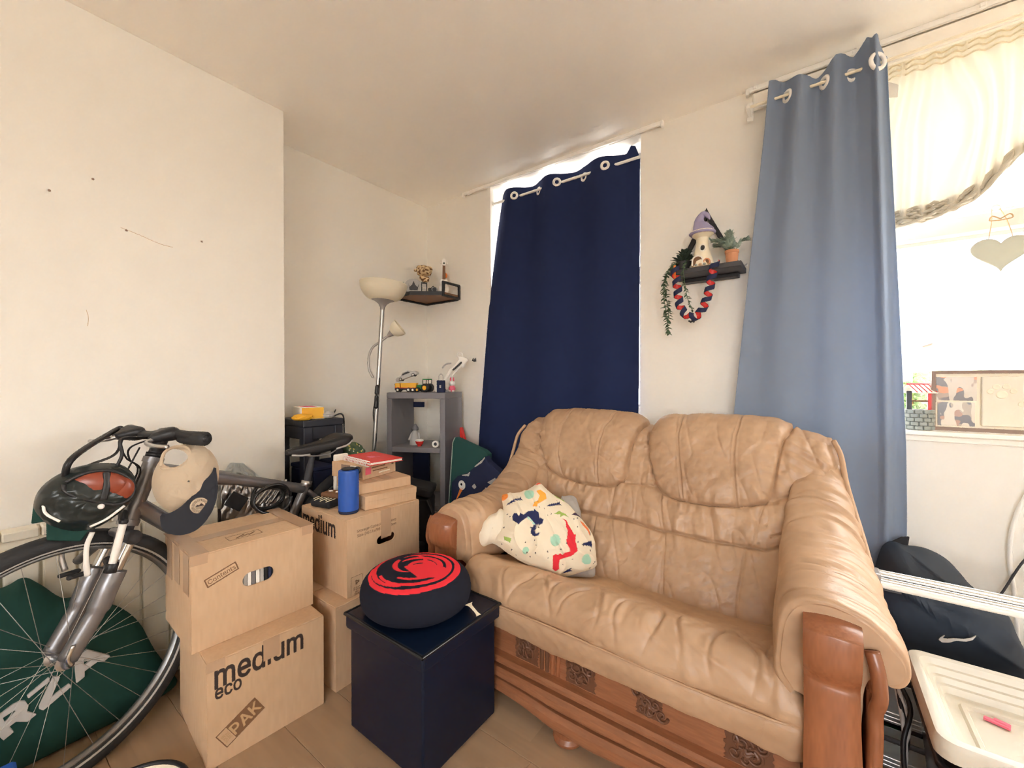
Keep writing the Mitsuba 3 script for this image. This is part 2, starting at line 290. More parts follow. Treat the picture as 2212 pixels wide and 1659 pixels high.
MINOR = [[(-.638, .708), (-.576, .709), (-.529, .71), (-.487, .709)], [(-1.033, .765), (-1.077, .777), (-1.128, .788), (-1.25, .795)], [(-.444, .565), (-.435, .513), (-.43, .44), (-.423, .36)], [(-.179, .567), (-.184, .5), (-.191, .428), (-.195, .36)], [(-.72, .572), (-.715, .48), (-.71, .36)], [(-.95, .577), (-.955, .48), (-.96, .36)],
 [(-1.001, .717), (-.98, .664), (-.953, .58)], [(-.477, .697), (-.463, .626), (-.448, .565)], [(-.132, .701), (-.145, .656), (-.156, .575)], [(-.66, .69), (-.66, .63), (-.668, .575)], [(-.114, .717), (-.044, .753), (.09, .785)], [(-.107, .611), (-.059, .635), (.039, .664), (.11, .67)], [(-1.0, .61), (-1.08, .64), (-1.25, .66)]]
def back_mesh():
    nu, nv = 420, 330
    top = A([(-1.27, .86), (-1.245, .885), (-1.217, .908), (-1.157, .936), (-1.09, .946), (-1.03, .962), (-.93, .968), (-.78, .965), (-.66, .962), (-.6, .948), (-.565, .932), (-.535, .938), (-.5, .955), (-.40, .966), (-.24, .971), (-.11, .971), (-.073, .960), (-.03, .950), (.02, .942), (.055, .926), (.08, .895), (.10, .86)])
    v = np.linspace(0, 1, nv)[None, :]; s = np.linspace(-1, 1, nu)[:, None]
    # profile: seat joint up the front, over the top and down the rear
    Zp = np.interp(v, [0, .66, .70, .75, .80, .84, 1], [.345, .905, .95, .972, .95, .90, .16]); Yp0 = np.interp(v, [0, .66, .70, .75, .80, .84, 1], [1.488, 1.742, 1.775, 1.835, 1.90, 1.93, 1.955])
    zt = np.clip((Zp-.345)/(.972-.345), -1, 1)
    lo = np.interp(zt, [-1, 0, .12, .35, .55, .75, .9, 1], [-1.215, -1.215, -1.225, -1.24, -1.243, -1.243, -1.236, -1.215]); hi = np.interp(zt, [-1, 0, .2, .4, .55, .75, .9, 1], [.09, .09, .115, .11, .092, .08, .074, .055])
    X = (lo+hi)/2+s*(hi-lo)/2
    zs = np.interp(X, top[:, 0], top[:, 1])/.972
    Z = np.where(Zp > .345, .345+(Zp-.345)*(zs*.972-.345)/(.972-.345), Zp)
    Y = Yp0+0*s
    P = np.stack([X.ravel(), Z.ravel()], 1); sh = X.shape
    frontw = (1-sst(.72, .80, v+0*s)).ravel()
    off = np.zeros(len(P))
    ce = np.clip(1-((P[:, 0]+.58)/.66)**2, 0, 1)
    off += .012*np.sqrt(ce)
    dl, al = dist_poly(P, LUMB)
    inp = np.zeros(len(P), bool); dpads = np.full(len(P), 9.0)
    for k in ('padL', 'padR'):
        L = SEAM[k]; ins = inside(P, L+[(L[-1][0], 1.1), (L[0][0], 1.1)]); d, a = dist_poly(P, L); inp |= ins
        dpads = np.minimum(dpads, d)
        off += np.where(ins, .036*np.sqrt(np.clip(1-(1-np.clip(d/.10, 0, 1))**2, 0, 1)), 0)
        pk = np.clip(1-d/.055, 0, 1)*sst(0, .006, d)
        off += pk*.010*(meshkit.noise(np.stack([a*62, d*9, 0*a+3], 1), 5)-.5)*2
        off -= .013*np.exp(-(d/.0045)**2)
    # lumbar roll and lower panels between the seams
    z = P[:, 1]; zl = np.interp(P[:, 0], [p[0] for p in LUMB], [p[1] for p in LUMB])
    up = (z-zl); roll = np.where((up > 0) & ~inp, np.clip(up*(.135-up)/(.0675**2), 0, 1), 0); off += .020*np.sqrt(roll)
    low = np.where(up < 0, np.clip(-up*(.23+up)/(.115**2), 0, 1), 0); off += .022*np.sqrt(low)
    off -= .012*np.exp(-(dl/.0042)**2)
    for L in PSEAM: d, a = dist_poly(P, L); off -= (.0055*np.exp(-(d/.0035)**2)+.004*np.exp(-(d/.02)**2))*inp; off += .0022*np.exp(-(np.abs(d-.006)/.003)**2)*inp
    for L in MINOR: d, a = dist_poly(P, L); w = ~inp; off -= (.006*np.exp(-(d/.0035)**2)+.004*np.exp(-(d/.018)**2))*w
    # gathers: vertical pleats that fade away from the seams, long soft folds on the panels
    g = meshkit.noise(np.stack([P[:, 0]*46+3*meshkit.noise(np.stack([P[:, 0]*6, z*7, 0*z], 1), 2), z*7, 0*z], 1), 8)
    off += .018*(g-.5)*np.where(~inp, sst(0, .01, dl)*(np.exp(-np.abs(up)/.06)), .0)
    off += .015*(g-.5)*np.where(~inp, np.exp(-dpads/.055)*sst(0, .006, dpads), 0)
    q = np.stack([P[:, 0]*9+z*5, z*13-P[:, 0]*9, 0*z], 1)
    off += .012*(meshkit.fbm(q, 3, 4)-.5)+.006*(meshkit.fbm(q*3.3, 3, 14)-.5)
    rg = meshkit.noise(np.stack([(P[:, 0]+.35*z)*21, (z-.35*P[:, 0])*8, 0*z], 1), 77); off -= .0045*(1-np.abs(2*rg-1))**5
    diag = meshkit.noise(np.stack([(P[:, 0]*.55+z)*48, (P[:, 0]-z*.55)*6, 0*z], 1), 21); wing = sst(-.13, -.03, P[:, 0])+sst(-1.02, -1.15, P[:, 0])
    off += .012*(diag-.5)*wing
    off *= frontw
    V = np.stack([X, Y, Z], -1); N = normals(V); N *= np.sign((N[nu//2, 20]@A([0, -1, .3])))
    # round the two ends over towards the rear
    e = np.clip((np.abs(s)-.93)/.07, 0, 1)+0*v
    V = V+N*(off.reshape(sh))[..., None]; V[..., 1] += (.06*(1-np.sqrt(np.clip(1-e**2, 0, 1))))*(1-sst(.66, .9, v))
    m = grid(V)
    capL, capR = V[0], V[-1]
    caps = []
    for c in (capL, capR):
        ce_ = c.mean(0); k = len(c); caps.append(tm(np.vstack([c, ce_]), [(i, (i+1) % k, k) for i in range(k)]))
    return cat(m, *caps)
SOFA = thing('sofa', 'tan leather two seater sofa with carved dark wood frame below the windows', 'sofa')
part(SOFA, 'backrest', back_mesh(), 'm_leather', 40, 'two padded headrests over gathered lumbar panels')
def seat_mesh():
    nu, nv = 360, 190
    prof = spline([(1.17, .262), (1.128, .268), (1.110, .298), (1.104, .362), (1.108, .412), (1.126, .450), (1.17, .470), (1.24, .458), (1.34, .425), (1.45, .39), (1.56, .372)], 20)
    L = np.r_[0, np.cumsum(np.linalg.norm(np.diff(prof, axis=0), axis=1))]; L /= L[-1]
    v = np.linspace(0, 1, nv); py, pz = np.interp(v, L, prof[:, 0]), np.interp(v, L, prof[:, 1])
    s = np.linspace(0, 1, nu); X = -1.055+s*1.052
    e = np.sqrt(np.clip(1-(np.clip(np.abs(s-.5)-.455, 0, 1)/.045)**2, 0, 1))
    cy, cz = 1.20, .345
    V = np.zeros((nu, nv, 3)); V[..., 0] = X[:, None]
    V[..., 1] = cy+(py[None]-cy)*(.72+.28*e[:, None]); V[..., 2] = cz+(pz[None]-cz)*(.72+.28*e[:, None])
    N = normals(V); N *= np.sign(N[nu//2, 60]@A([0, -1, .3])); xx, yy, zz = V[..., 0], V[..., 1], V[..., 2]
    arc = (v*0+v)[None]+0*xx
    q = np.stack([xx*6, arc*9, 0*xx], -1); off = .016*(meshkit.fbm(q, 3, 31)-.5)
    q2 = np.stack([xx*26+4*meshkit.noise(np.stack([xx*4, arc*8, 0*xx], -1), 3), arc*5, 0*xx], -1)
    mid = np.exp(-((arc-.40)/.13)**2)
    off += .017*(meshkit.noise(q2, 32)-.5)*mid+.005*(meshkit.fbm(q2*1.7, 2, 33)-.5)
    for x0, a in ((-.86, -.25), (-.79, .2), (-.71, -.35), (-.655, .15), (-.60, .3), (-.53, -.1), (-.44, .15), (-.36, -.12), (-.29, .1), (-.20, -.2), (-.13, -.35), (-.075, .25)):
        d = xx-(x0+a*(arc-.42)*.45+.02*np.sin(arc*14+x0*30)); off -= .009*np.exp(-(d/.006)**2)*np.exp(-((arc-.43)/.11)**2); off += .0035*np.exp(-((d-.014)/.009)**2)*np.exp(-((arc-.42)/.1)**2)
    dp = np.hypot(yy-1.104, zz-(.362+.008*np.sin(xx*5))); off -= .006*np.exp(-(dp/.006)**2); off += .005*np.exp(-((dp-.03)/.02)**2)
    top = sst(.52, .6, arc); off += top*(-.010*np.exp(-(np.abs(xx+.53)/.018)**2)); off -= .02*np.exp(-(((xx+.3)/.16)**2+((arc-.75)/.14)**2))+.018*np.exp(-(((xx+.78)/.16)**2+((arc-.75)/.14)**2))
    V = V+N*off[..., None]
    m = grid(V); caps = []
    for c in (V[0], V[-1]):
        k = len(c); caps.append(tm(np.vstack([c, c.mean(0)]), [(i, (i+1) % k, k) for i in range(k)]))
    return cat(m, *caps)
st = part(SOFA, 'seat_cushion', seat_mesh(), 'm_leather', 40)
x_ = np.linspace(-1.045, -.012, 60)
part(st, 'piping', tube(np.stack([x_, 1.1025+.003*np.sin(x_*9)+.03*np.clip((np.abs(x_+.53)-.47)/.05, 0, 1)**2, .363+.006*np.sin(x_*5)], 1), .0032, 8), 'm_leather_pipe', True)
def arm_mesh(side):
    # sections along the depth: (y, inner x, outer x, top z, outer hang z, inner bottom z)
    if side > 0: S = [(1.112, -.050, .150, .645, .520, .44), (1.13, -.066, .160, .660, .512, .42), (1.25, -.074, .158, .660, .520, .40), (1.40, -.078, .148, .668, .535, .40), (1.52, -.078, .136, .702, .55, .40), (1.62, -.074, .122, .765, .57, .40), (1.72, -.058, .105, .838, .60, .40), (1.80, -.035, .092, .890, .62, .42), (1.87, -.01, .080, .900, .66, .5)]
    else: S = [(1.150, -1.060, -1.232, .630, .560, .45), (1.168, -1.035, -1.240, .652, .552, .43), (1.26, -1.014, -1.240, .660, .55, .42), (1.40, -1.010, -1.235, .664, .55, .42), (1.52, -1.016, -1.250, .690, .55, .42), (1.62, -1.03, -1.258, .735, .57, .42), (1.72, -1.06, -1.262, .80, .60, .42), (1.80, -1.10, -1.258, .865, .62, .42), (1.87, -1.14, -1.248, .890, .66, .5)]
    S = A(S); nu, nv = 150, 130; t = np.linspace(0, 1, nu)
    K = [spline(np.stack([np.linspace(0, 1, len(S)), S[:, k]], 1), 30) for k in range(6)]
    y, xi, xo, zt, zh, zi = [np.interp(t, k[:, 0], k[:, 1]) for k in K]
    V = np.zeros((nu, nv, 3)); w = np.linspace(0, 1, nv)
    for i in range(nu):
        a, b = xi[i], xo[i]; dx = b-a; h = zt[i]
        C = A([(a+.10*dx, zi[i]), (a-.02*dx, zi[i]+.04), (a-.02*dx, zi[i]+.45*(h-zi[i])), (a+.03*dx, h-.05), (a+.16*dx, h-.012), (a+.42*dx, h), (a+.72*dx, h-.018), (a+.93*dx, h-.06), (b, zh[i]+.32*(h-zh[i])), (a+.97*dx, zh[i]+.012), (a+.88*dx, zh[i]), (a+.78*dx, zh[i]+.012), (a+.70*dx, zh[i]-.02), (a+.66*dx, zi[i]-.02)])
        Cs = spline(C, 14); L = np.r_[0, np.cumsum(np.linalg.norm(np.diff(Cs, axis=0), axis=1))]; L /= L[-1]
        V[i, :, 0], V[i, :, 1], V[i, :, 2] = np.interp(w, L, Cs[:, 0]), y[i], np.interp(w, L, Cs[:, 1])
    N = normals(V); N *= np.sign(N[40, 60]@A([0, 0, 1.0]))
    u2, w2 = t[:, None]+0*w[None], w[None]+0*t[:, None]; yy = V[..., 1]
    pl = meshkit.noise(np.stack([yy*75+4*meshkit.noise(np.stack([yy*9, w2*7, 0*yy+side], -1), 4), w2*4.5, 0*yy], -1), 40+side)
    mid = np.exp(-((w2-.5)/.2)**2)*sst(1.12, 1.2, yy)
    off = .015*(pl-.5)*mid+.014*(meshkit.fbm(np.stack([yy*9, w2*7, 0*yy], -1), 3, 44)-.5)
    off -= .0045*np.exp(-((yy-1.155)/.0035)**2)+.006*np.exp(-((yy-1.545+.02*np.sin(w2*9))/.005)**2)*sst(.15, .3, w2)
    V = V+N*(off*sst(0, .02, u2+.004))[..., None]
    f = V[0]; k = len(f); c = f.mean(0)+A([0, -.004, 0])
    return cat(grid(V), tm(np.vstack([f, c]), [(i, (i+1) % k, k) for i in range(k)]))
for sd in (1, -1):
    a_ = part(SOFA, 'armrest', arm_mesh(sd), 'm_leather', 40, 'padded leather arm on carved wood')
# piping down the rear edge of the wings
for P in ([(.060, 1.80, .925), (.078, 1.77, .88), (.090, 1.735, .80), (.106, 1.70, .73), (.122, 1.62, .665), (.136, 1.545, .60)], [(-1.225, 1.80, .90), (-1.252, 1.77, .85), (-1.258, 1.735, .77), (-1.262, 1.70, .70), (-1.262, 1.62, .65)]):
    part(SOFA, 'piping', tube(spline(P, 10), .008, 10), 'm_leather_pipe', True)
# show-wood arm fronts
def arm_front(side):
    ms = []
    x0, x1 = (-.014, .086) if side > 0 else (-1.224, -1.096)
    sh_ = 0 if side > 0 else .058
    n = 26; rows = []
    prof = [(.0, 1.085), (.25, 1.082), (.35, 1.086), (.47, 1.090), (.50, 1.094), (.53, 1.070), (.56, 1.062), (.60, 1.066), (.612, 1.078), (.620, 1.10), (.622, 1.13)] if side > 0 else [(.0, 1.085), (.3, 1.084), (.42, 1.088), (.50, 1.094), (.525, 1.072), (.555, 1.062), (.60, 1.064), (.618, 1.076), (.628, 1.10), (.63, 1.13)]
    pr_ = spline(prof, 6); w = np.linspace(-1, 1, n)
    V = np.zeros((len(pr_), n+2, 3))
    for i, (z, y) in enumerate(pr_):
        bow = .014*(1-np.abs(w)**3); ss = .006*math.sin(z*9)
        V[i, 1:-1, 0] = (x0+x1)/2+w*(x1-x0)/2*(1+.05*math.sin(z*10))+ss*.3; V[i, 1:-1, 1] = y-bow*(1 if side > 0 else 2.0)+sh_; V[i, 1:-1, 2] = z+.006*(1-w*w)*(z > .6)
        z *= (1 if side > 0 else .955); V[i, 1:-1, 2] *= (1 if side > 0 else .955); V[i, 0] = (V[i, 1, 0], 1.17+sh_, z); V[i, -1] = (V[i, -2, 0], 1.17+sh_, z)
    return cat(grid(V))
for sd in (1, -1):
    k = part(SOFA, 'arm_post', arm_front(sd), 'm_redwood', 40, 'polished red brown wooden arm post')
    xs = (.094, .108) if sd > 0 else (-1.246, -1.232); dy = 0 if sd > 0 else .055
    xm, sg_ = (xs[0]+xs[1])/2, (1 if sd > 0 else -1)
    part(k, 'side_scroll', tube(spline([(xm, 1.10+dy, .0), (xm-.002*sg_, 1.098+dy, .2), (xm+.004*sg_, 1.10+dy, .40), (xm+.004*sg_, 1.10+dy, .46), (xm+.010*sg_, 1.088+dy, .50), (xm+.006*sg_, 1.09+dy, .55), (xm-.002*sg_, 1.10+dy, .585)], 8), [.013]*49, 12), 'm_redwood', True)
    part(k, 'side_board', box(min(xs)-(.002 if sd > 0 else .03), max(xs)+(.03 if sd < 0 else .002), 1.105+dy, 1.9, .03, .50, .004), 'm_redwood', False)
    xr = (.036 if sd > 0 else -1.16)
    part(k, 'rosette', cat(*[tube(spline([(xr+.026*math.cos(t)*(1-q/14), 1.064+dy, .06+.026*math.sin(t)*(1-q/14)) for q, t in enumerate(np.linspace(0, 7, 12))], 5), .0045, 8)]), 'm_redwood_dark', True)
# left roll: round turned drum seen end-on below the left arm
# carved front rail
rail = [(1.19, .285), (1.150, .283), (1.148, .190), (1.148, .182), (1.122, .180), (1.114, .172), (1.114, .162), (1.122, .155), (1.146, .153), (1.146, .147), (1.116, .145), (1.104, .136), (1.102, .122), (1.110, .112), (1.144, .110), (1.144, .104), (1.112, .102), (1.098, .092), (1.098, .070), (1.110, .056), (1.140, .048), (1.19, .046)]
xr = np.linspace(-1.06, -.02, 90); V = np.zeros((90, len(rail), 3))
for j, (y, z) in enumerate(rail):
    low = np.clip((.18-z)/.14, 0, 1); bow = .030*np.cos((xr+.54)*math.pi/1.02)*low; dip = .018*np.exp(-((xr+.62)/.13)**2)+.010*np.cos((xr+.5)*9)
    V[:, j, 0] = xr; V[:, j, 1] = y+.010*low-bow*.35; V[:, j, 2] = z-np.clip(dip, -.02, .02)*np.clip((.14-z)/.1, 0, 1)
part(SOFA, 'front_rail', grid(V), 'm_redwood_x', 25, 'moulded serpentine rail')
part(SOFA, 'frame_core', box(-1.09, -.01, 1.16, 1.93, .05, .262, .004), 'm_redwood_x', False)
def foot(x, y):
    return put(lathe([(0, 0), (.035, 0), (.045, .006), (.048, .016), (.042, .028), (.05, .038), (.05, .05), (0, .05)], 28), frame((x, y, 0), (1, 0, 0), (0, 1, 0)))
for x, y in ((-.62, 1.150), (.036, 1.15), (-1.15, 1.20), (.0, 1.85), (-1.1, 1.85)): part(SOFA, 'foot', foot(x, y), 'm_redwood', 40)
def scroll(cx, cz, r, turns, sgn=1, ph=0.0, y=1.144, th=.0042):
    t = np.linspace(0, 1, 40); a = ph+sgn*t*turns*2*math.pi; rr = r*(1-.82*t)
    return tube(np.stack([cx+rr*np.cos(a), np.full(40, y), cz+rr*np.sin(a)], 1), th*(1-.5*t), 8)
def carving(x0, x1, z0, z1, seed, rag):
    rng = random.Random(seed); n = 22; zz = np.linspace(z0, z1, n)
    pts = [(x0-rag*rng.uniform(0, .008), z) for z in zz]+[(x1+rag*rng.uniform(0, .008), z) for z in zz[::-1]]
    pl = extr(sg.Polygon(pts), .005, frame((0, 1.151, 0), (1, 0, 0), (0, 0, 1)))
    w, h = x1-x0, z1-z0; ms = [pl]
    for cx, cz, r, tn, s_, ph in ((.35, .62, .26, 1.5, 1, 0), (.62, .36, .24, 1.6, -1, 2), (.80, .70, .18, 1.4, 1, 4), (.18, .28, .17, 1.3, -1, 1), (.45, .2, .14, 1.2, 1, 3)):
        ms.append(scroll(x0+cx*w, z0+cz*h, r*h, tn, s_, ph))
    for i in range(7):
        a = rng.uniform(0, 6); cx, cz = x0+rng.uniform(.15, .85)*w, z0+rng.uniform(.2, .8)*h
        ms.append(tube(spline([(cx, 1.144, cz), (cx+.012*math.cos(a), 1.142, cz+.012*math.sin(a)), (cx+.02*math.cos(a+.9), 1.146, cz+.02*math.sin(a+.9))], 5), [.002]+[.0045]*9+[.001], 7))
    return cat(*ms)
for i, (x0, x1) in enumerate(((-.815, -.735), (-.62, -.53), (-.17, -.075))):
    part(SOFA, 'carving', carving(x0, x1, .186, .278, 60+i, 1), 'm_redwood_dark', 30, 'dark carved scrollwork')
part(SOFA, 'carving', cat(carving(-.395, -.335, .195, .255, 70, 1), scroll(-.40, .25, .016, 1.2), scroll(-.33, .215, .018, 1.3, -1), ball((-.365, 1.144, .26), .012, 2, (1, .5, 1))), 'm_redwood_dark', 30, 'small carved cartouche in the middle of the rail')
for x in (-.715, -.695, -.675, -.655): part(SOFA, 'flute', tube([(x, 1.149, .186), (x, 1.149, .278)], .0075, 12), 'm_redwood_dark' if x < -.69 else 'm_redwood', 30)
# ---------------------------------------------------------------- removal boxes
def slot_poly(cx, cz, w, h): return sg.LineString([(cx-w/2+h/2, cz), (cx+w/2-h/2, cz)]).buffer(h/2, 12)
def carton(label, o, ang, L, D, z0, z1, slot=None, group=None, lips=True):
    """front face along +s at angle ang from +Y, depth D going -n; returns key and a function mapping (s, z) on the front face"""
    d = A([-math.sin(ang), math.cos(ang), 0]); n = A([math.cos(ang), math.sin(ang), 0]); o = A([o[0], o[1], 0.])
    t = .006; k = thing('cardboard_box', label, 'box', group)
    def F(side):   # frames of the four walls (x along, y up), z outward
        return {0: frame(o+A([0, 0, z0])-n*t, d, (0, 0, 1)), 1: frame(o-n*D+d*L+A([0, 0, z0])+n*t, -d, (0, 0, 1)), 2: frame(o-n*D+A([0, 0, z0])+d*t, n, (0, 0, 1)), 3: frame(o+d*L+A([0, 0, z0])-d*t, -n, (0, 0, 1))}[side]
    h = z1-z0
    for i in range(4):
        w = L if i < 2 else D
        p = sg.box(.0006, .002, w-.0006, h-.004).buffer(.003, 3, join_style=1).buffer(-.003)
        if slot and slot[i]: p = p.difference(slot_poly(*slot[i]))
        part(k, 'side', extr(p, t, F(i)), 'm_card', False)
    part(k, 'bottom', put(box(0, L, 0, D, 0, .005, .001), frame(o+A([0, 0, z0]), d, -n)), 'm_card', False)
    g = .004
    part(k, 'flap', put(box(.001, L-.001, .001, D/2-g/2, 0, .005, .0015), frame(o+A([0, 0, z1-.005]), d, -n)), 'm_card', False)
    part(k, 'flap', put(box(.001, L-.001, D/2+g/2, D-.001, 0, .005, .0015), frame(o+A([0, 0, z1-.005]), d, -n)), 'm_card', False)
    top = lambda s, q, dz=.0006: frame(o+d*s-n*q+A([0, 0, z1+dz]), d, -n)
    fr = lambda s, z, dn=.0002, rot=0.0: frame(o+d*s+n*dn+A([0, 0, z]), d*math.cos(rot)+A([0, 0, math.sin(rot)]), -d*math.sin(rot)+A([0, 0, math.cos(rot)]))
    side = lambda q, z, dn=.0002: frame(o-n*(D-q)-d*dn+A([0, 0, z]), n, (0, 0, 1))
    return k, fr, top, side, (o, d, n)
TH = .0005
def fitw(m, w): m.apply_scale([w/(m.bounds[1][0]-m.bounds[0][0]), 1, 1]); return m
def strip(w, h): return box(-w/2, w/2, -h/2, h/2, 0, TH, 0)
# lower box of the front stack
k, fr, top, side, _ = carton('lower moving box of the front stack, printed medium and eco', (-1.409, .437), math.radians(-4.8), .337, .345, .0, .312)
part(k, 'lettering', put(fitw(text('medium', .068, TH, True), .25), fr(.143, .264)), 'm_ink', False, 'black printed word medium')
part(k, 'lettering', put(fitw(text('eco', .040, TH, True), .068), fr(.053, .2125)), 'm_ink', False, 'black printed word eco')
rt = math.radians(30)
part(k, 'logo', put(extr(sg.box(-.059, -.0285, .059, .0285).difference(sg.box(-.0565, -.026, -.030, .026)), TH), fr(.085, .093, .0002, rt)), 'm_ink_brown', False, 'dark printed logo block')
part(k, 'logo', put(cat(text('PAK', .036, TH, True, squeeze=.88).apply_translation([.0135, 0, 0]), put(text('YOUR', .009, TH, True, squeeze=.9), frame((-.048, 0, 0), (0, 1, 0), (-1, 0, 0))), put(text('BOX', .009, TH, True), frame((-.037, 0, 0), (0, 1, 0), (-1, 0, 0)))), fr(.085, .093, .0008, rt)), 'm_tan', False, 'pale letters of the logo')
part(k, 'tape', put(cat(strip(.047, .066)), fr(.170, .279, .0011)), 'm_tape', False, 'brown packing tape over the lettering')
part(k, 'tape', put(cat(box(-.002, .045, -.03, 0, 0, TH, 0)), fr(0, .314, .0009)), 'm_tape', False)
# upper box of the front stack
k, fr, top, side, (o_, d_, n_) = carton('upper moving box of the front stack with a framed Contents print and hand hole', (-1.494, .425), math.radians(-2.5), .362, .30, .3125, .606, {0: (.182, .1695, .094, .046), 1: None, 2: None, 3: None})
a_ = math.atan2(.549-.524, .081)
part(k, 'lettering', put(cat(text('Contents', .0135, TH, False), extr(sg.box(-.043, -.0125, .043, .0125).buffer(.002).difference(sg.box(-.0415, -.011, .0415, .011)), TH)), fr(.078, .526, .0002, a_+.04)), 'm_ink_brown', False, 'printed word Contents in a frame')
part(k, 'lettering', put(cat(extr(sg.box(-.05, -.022, .05, .022).difference(sg.box(-.0488, -.0208, .0488, .0208)), TH), extr(sg.Polygon([(-.03, -.012), (.0, .012), (.004, .008), (-.026, -.015)]), TH), extr(sg.Polygon([(-.01, -.012), (.016, .002), (.014, .006), (-.012, -.008)]), TH), extr(sg.Polygon([(.01, -.006), (.033, .012), (.036, .008), (.014, -.010)]), TH)), top(.165, .075)), 'm_ink_brown', False, 'small printed handling mark')
part(k, 'tape', put(strip(.366, .05), top(.18, .15, .0008)), 'm_tape', False, 'glossy brown packing tape along the lid seam')
for q in (.020, .330):
    part(k, 'tape', put(strip(.05, .305), top(.02 if q < .1 else .342, .15, .0015)), 'm_tape', False)
for s_, w in ((.019, .044), (.343, .04)): part(k, 'tape', put(strip(w, .032), fr(s_, .592, .0009)), 'm_tape', False)
for q, z in ((.15, .55), (.25, .545), (.06, .54)): part(k, 'tape', put(strip(.06, .13), side(q, z, .001)), 'm_tape', False)
rng = random.Random(8)
for i in range(9):   # files standing in the box, seen through the hand hole
    s0 = .128+i*.0125; c = ['m_white', 'm_grey_light', 'm_white', 'm_grey', 'm_white', 'm_grey_light', 'm_black', 'm_navy', 'm_black'][i]
    solo('document_folder', put(box(0, .0105, 0, .26, 0, .23, .001), frame(o_+d_*s0-n_*.009+A([0, 0, .319]), d_, -n_)), c, '%s folder from the left glimpsed through the hand hole of the upper front box' % ['first', 'second', 'third', 'fourth', 'fifth', 'sixth', 'seventh', 'eighth', 'ninth'][i], 'folder', 'folders inside the upper front box', False)
# rear stack
k, fr, top, side, _ = carton('plain lower moving box of the rear stack, wedged behind the black footstool', (-1.392, .824), math.radians(0), .35, .355, .0, .309)
part(k, 'tape', put(strip(.04, .3), top(.17, .18, .0008)), 'm_tape', False)
k, fr, top, side, _ = carton('upper moving box of the rear stack, printed Storage Capacity, carrying the parcels', (-1.412, .882), math.radians(0), .352, .335, .3105, .606, {0: (.176, .176, .088, .034), 1: None, 2: None, 3: None})
part(k, 'lettering', put(fitw(text('medium', .066, TH, True), .245), side(.135, .556)), 'm_ink', False, 'black printed word medium')
for s_, z_, tx in ((.042, .548, 'Storage Capacity 35 litres'), (.042, .530, 'Size (H)31x(W)33x33.5cm')):
    m_ = text(tx, .0105, TH, False, False); m_.apply_scale([.185/m_.bounds[1][0], 1, 1])
    part(k, 'lettering', put(m_, fr(s_, z_)), 'm_ink_brown', False, 'two printed lines of size data' if z_ > .54 else None)
part(k, 'tape', put(strip(.05, .115), fr(.176, .549, .0009)), 'm_tape', False, 'brown packing tape'); part(k, 'tape', put(strip(.05, .33), top(.176, .165, .0007)), 'm_tape', False)
rm = [extr(sg.box(-.022, -.036, .022, .036).buffer(.004).difference(sg.box(-.021, -.035, .021, .035).buffer(.004)), TH)]
for a in (90, 210, 330):
    c_, s_ = math.cos(math.radians(a)), math.sin(math.radians(a)); rm.append(put(extr(sg.Polygon([(-.008, .006), (.004, .006), (.004, .010), (.010, .004), (.004, -.002), (.004, .002), (-.008, .002)]), TH), frame((0, .016, 0), (c_, s_, 0), (-s_, c_, 0))))
rm += [text('FSC', .011, TH, True).apply_translation([0, -.008, 0]), text('MIX', .006, TH).apply_translation([0, -.020, 0]), text('Paper', .006, TH).apply_translation([0, -.029, 0])]
part(k, 'lettering', put(cat(*rm), fr(.042, .344)), 'm_ink_brown', False, 'printed recycling mark')
# ---------------------------------------------------------------- things on the rear stack
def obox(o, ang, L, D, h, r=.002): return put(box(0, L, 0, D, 0, h, r), frame(o, (-math.sin(ang), math.cos(ang), 0), (-math.cos(ang), -math.sin(ang), 0)))
a10 = math.radians(-9)
k = thing('flat_parcel', 'flat brown cardboard mailer lying directly on the rear moving box', 'box')
part(k, 'carton', obox((-1.455, .99, .6075), a10, .236, .22, .056), 'm_card', False)
part(k, 'lid_edge', obox((-1.4535, .989, .640), a10, .238, .222, .024, .001), 'm_card', False)
k = thing('taped_parcel', 'brown parcel shiny with clear tape, second up in the pile under the red notebook', 'box')
part(k, 'carton', obox((-1.497, .985, .665), a10, .245, .215, .041), 'm_card', False)
part(k, 'tape', obox((-1.4955, 1.02, .6655), a10, .06, .219, .0412, .0005), 'm_tape', False); part(k, 'tape', obox((-1.4955, 1.11, .6655), a10, .05, .219, .0412, .0005), 'm_tape', False)
a15 = math.radians(10)
k = thing('printed_parcel', 'thick tan parcel with printed sides right under the red notebook', 'box')
part(k, 'carton', obox((-1.548, 1.044, .7075), a15, .20, .19, .066), 'm_card', False)
o15, d15, n15 = A([-1.548, 1.044, .7075]), A([-math.sin(a15), math.cos(a15), 0]), A([math.cos(a15), math.sin(a15), 0])
for s_, z_, w, h, m_ in ((.028, .034, .032, .03, 'm_pink'), (.09, .044, .08, .005, 'm_ink_brown'), (.10, .03, .09, .004, 'm_ink_brown'), (.125, .017, .07, .006, 'm_cream'), (.178, .045, .012, .012, 'm_ink_brown')):
    part(k, 'print', put(strip(w, h), frame(o15+d15*s_+n15*.0004+A([0, 0, z_]), d15, (0, 0, 1))), m_, False)
part(k, 'label', put(strip(.05, .03), frame(o15-n15*.05-d15*.0004+A([0, 0, .042]), n15, (0, 0, 1))), 'm_white', False, 'white address label')
part(k, 'wrapping', put(strip(.125, .05), frame(o15-n15*.068-d15*.0002+A([0, 0, .032]), n15, (0, 0, 1))), 'm_taupe', False)
k = thing('notebook', 'red spiral bound notebook on top of the parcels', 'notebook')
N0, NR, NB = A([-1.500, 1.035, .7745]), A([-1.484, 1.195, .7745]), A([-1.695, 1.056, .7745])
dn, db = (NR-N0), (NB-N0); ln, lb = .170, .250; dn, db = dn/ln, db/lb; db = db-dn*(db@dn); db /= np.linalg.norm(db)
Mn = frame(N0, dn, db)
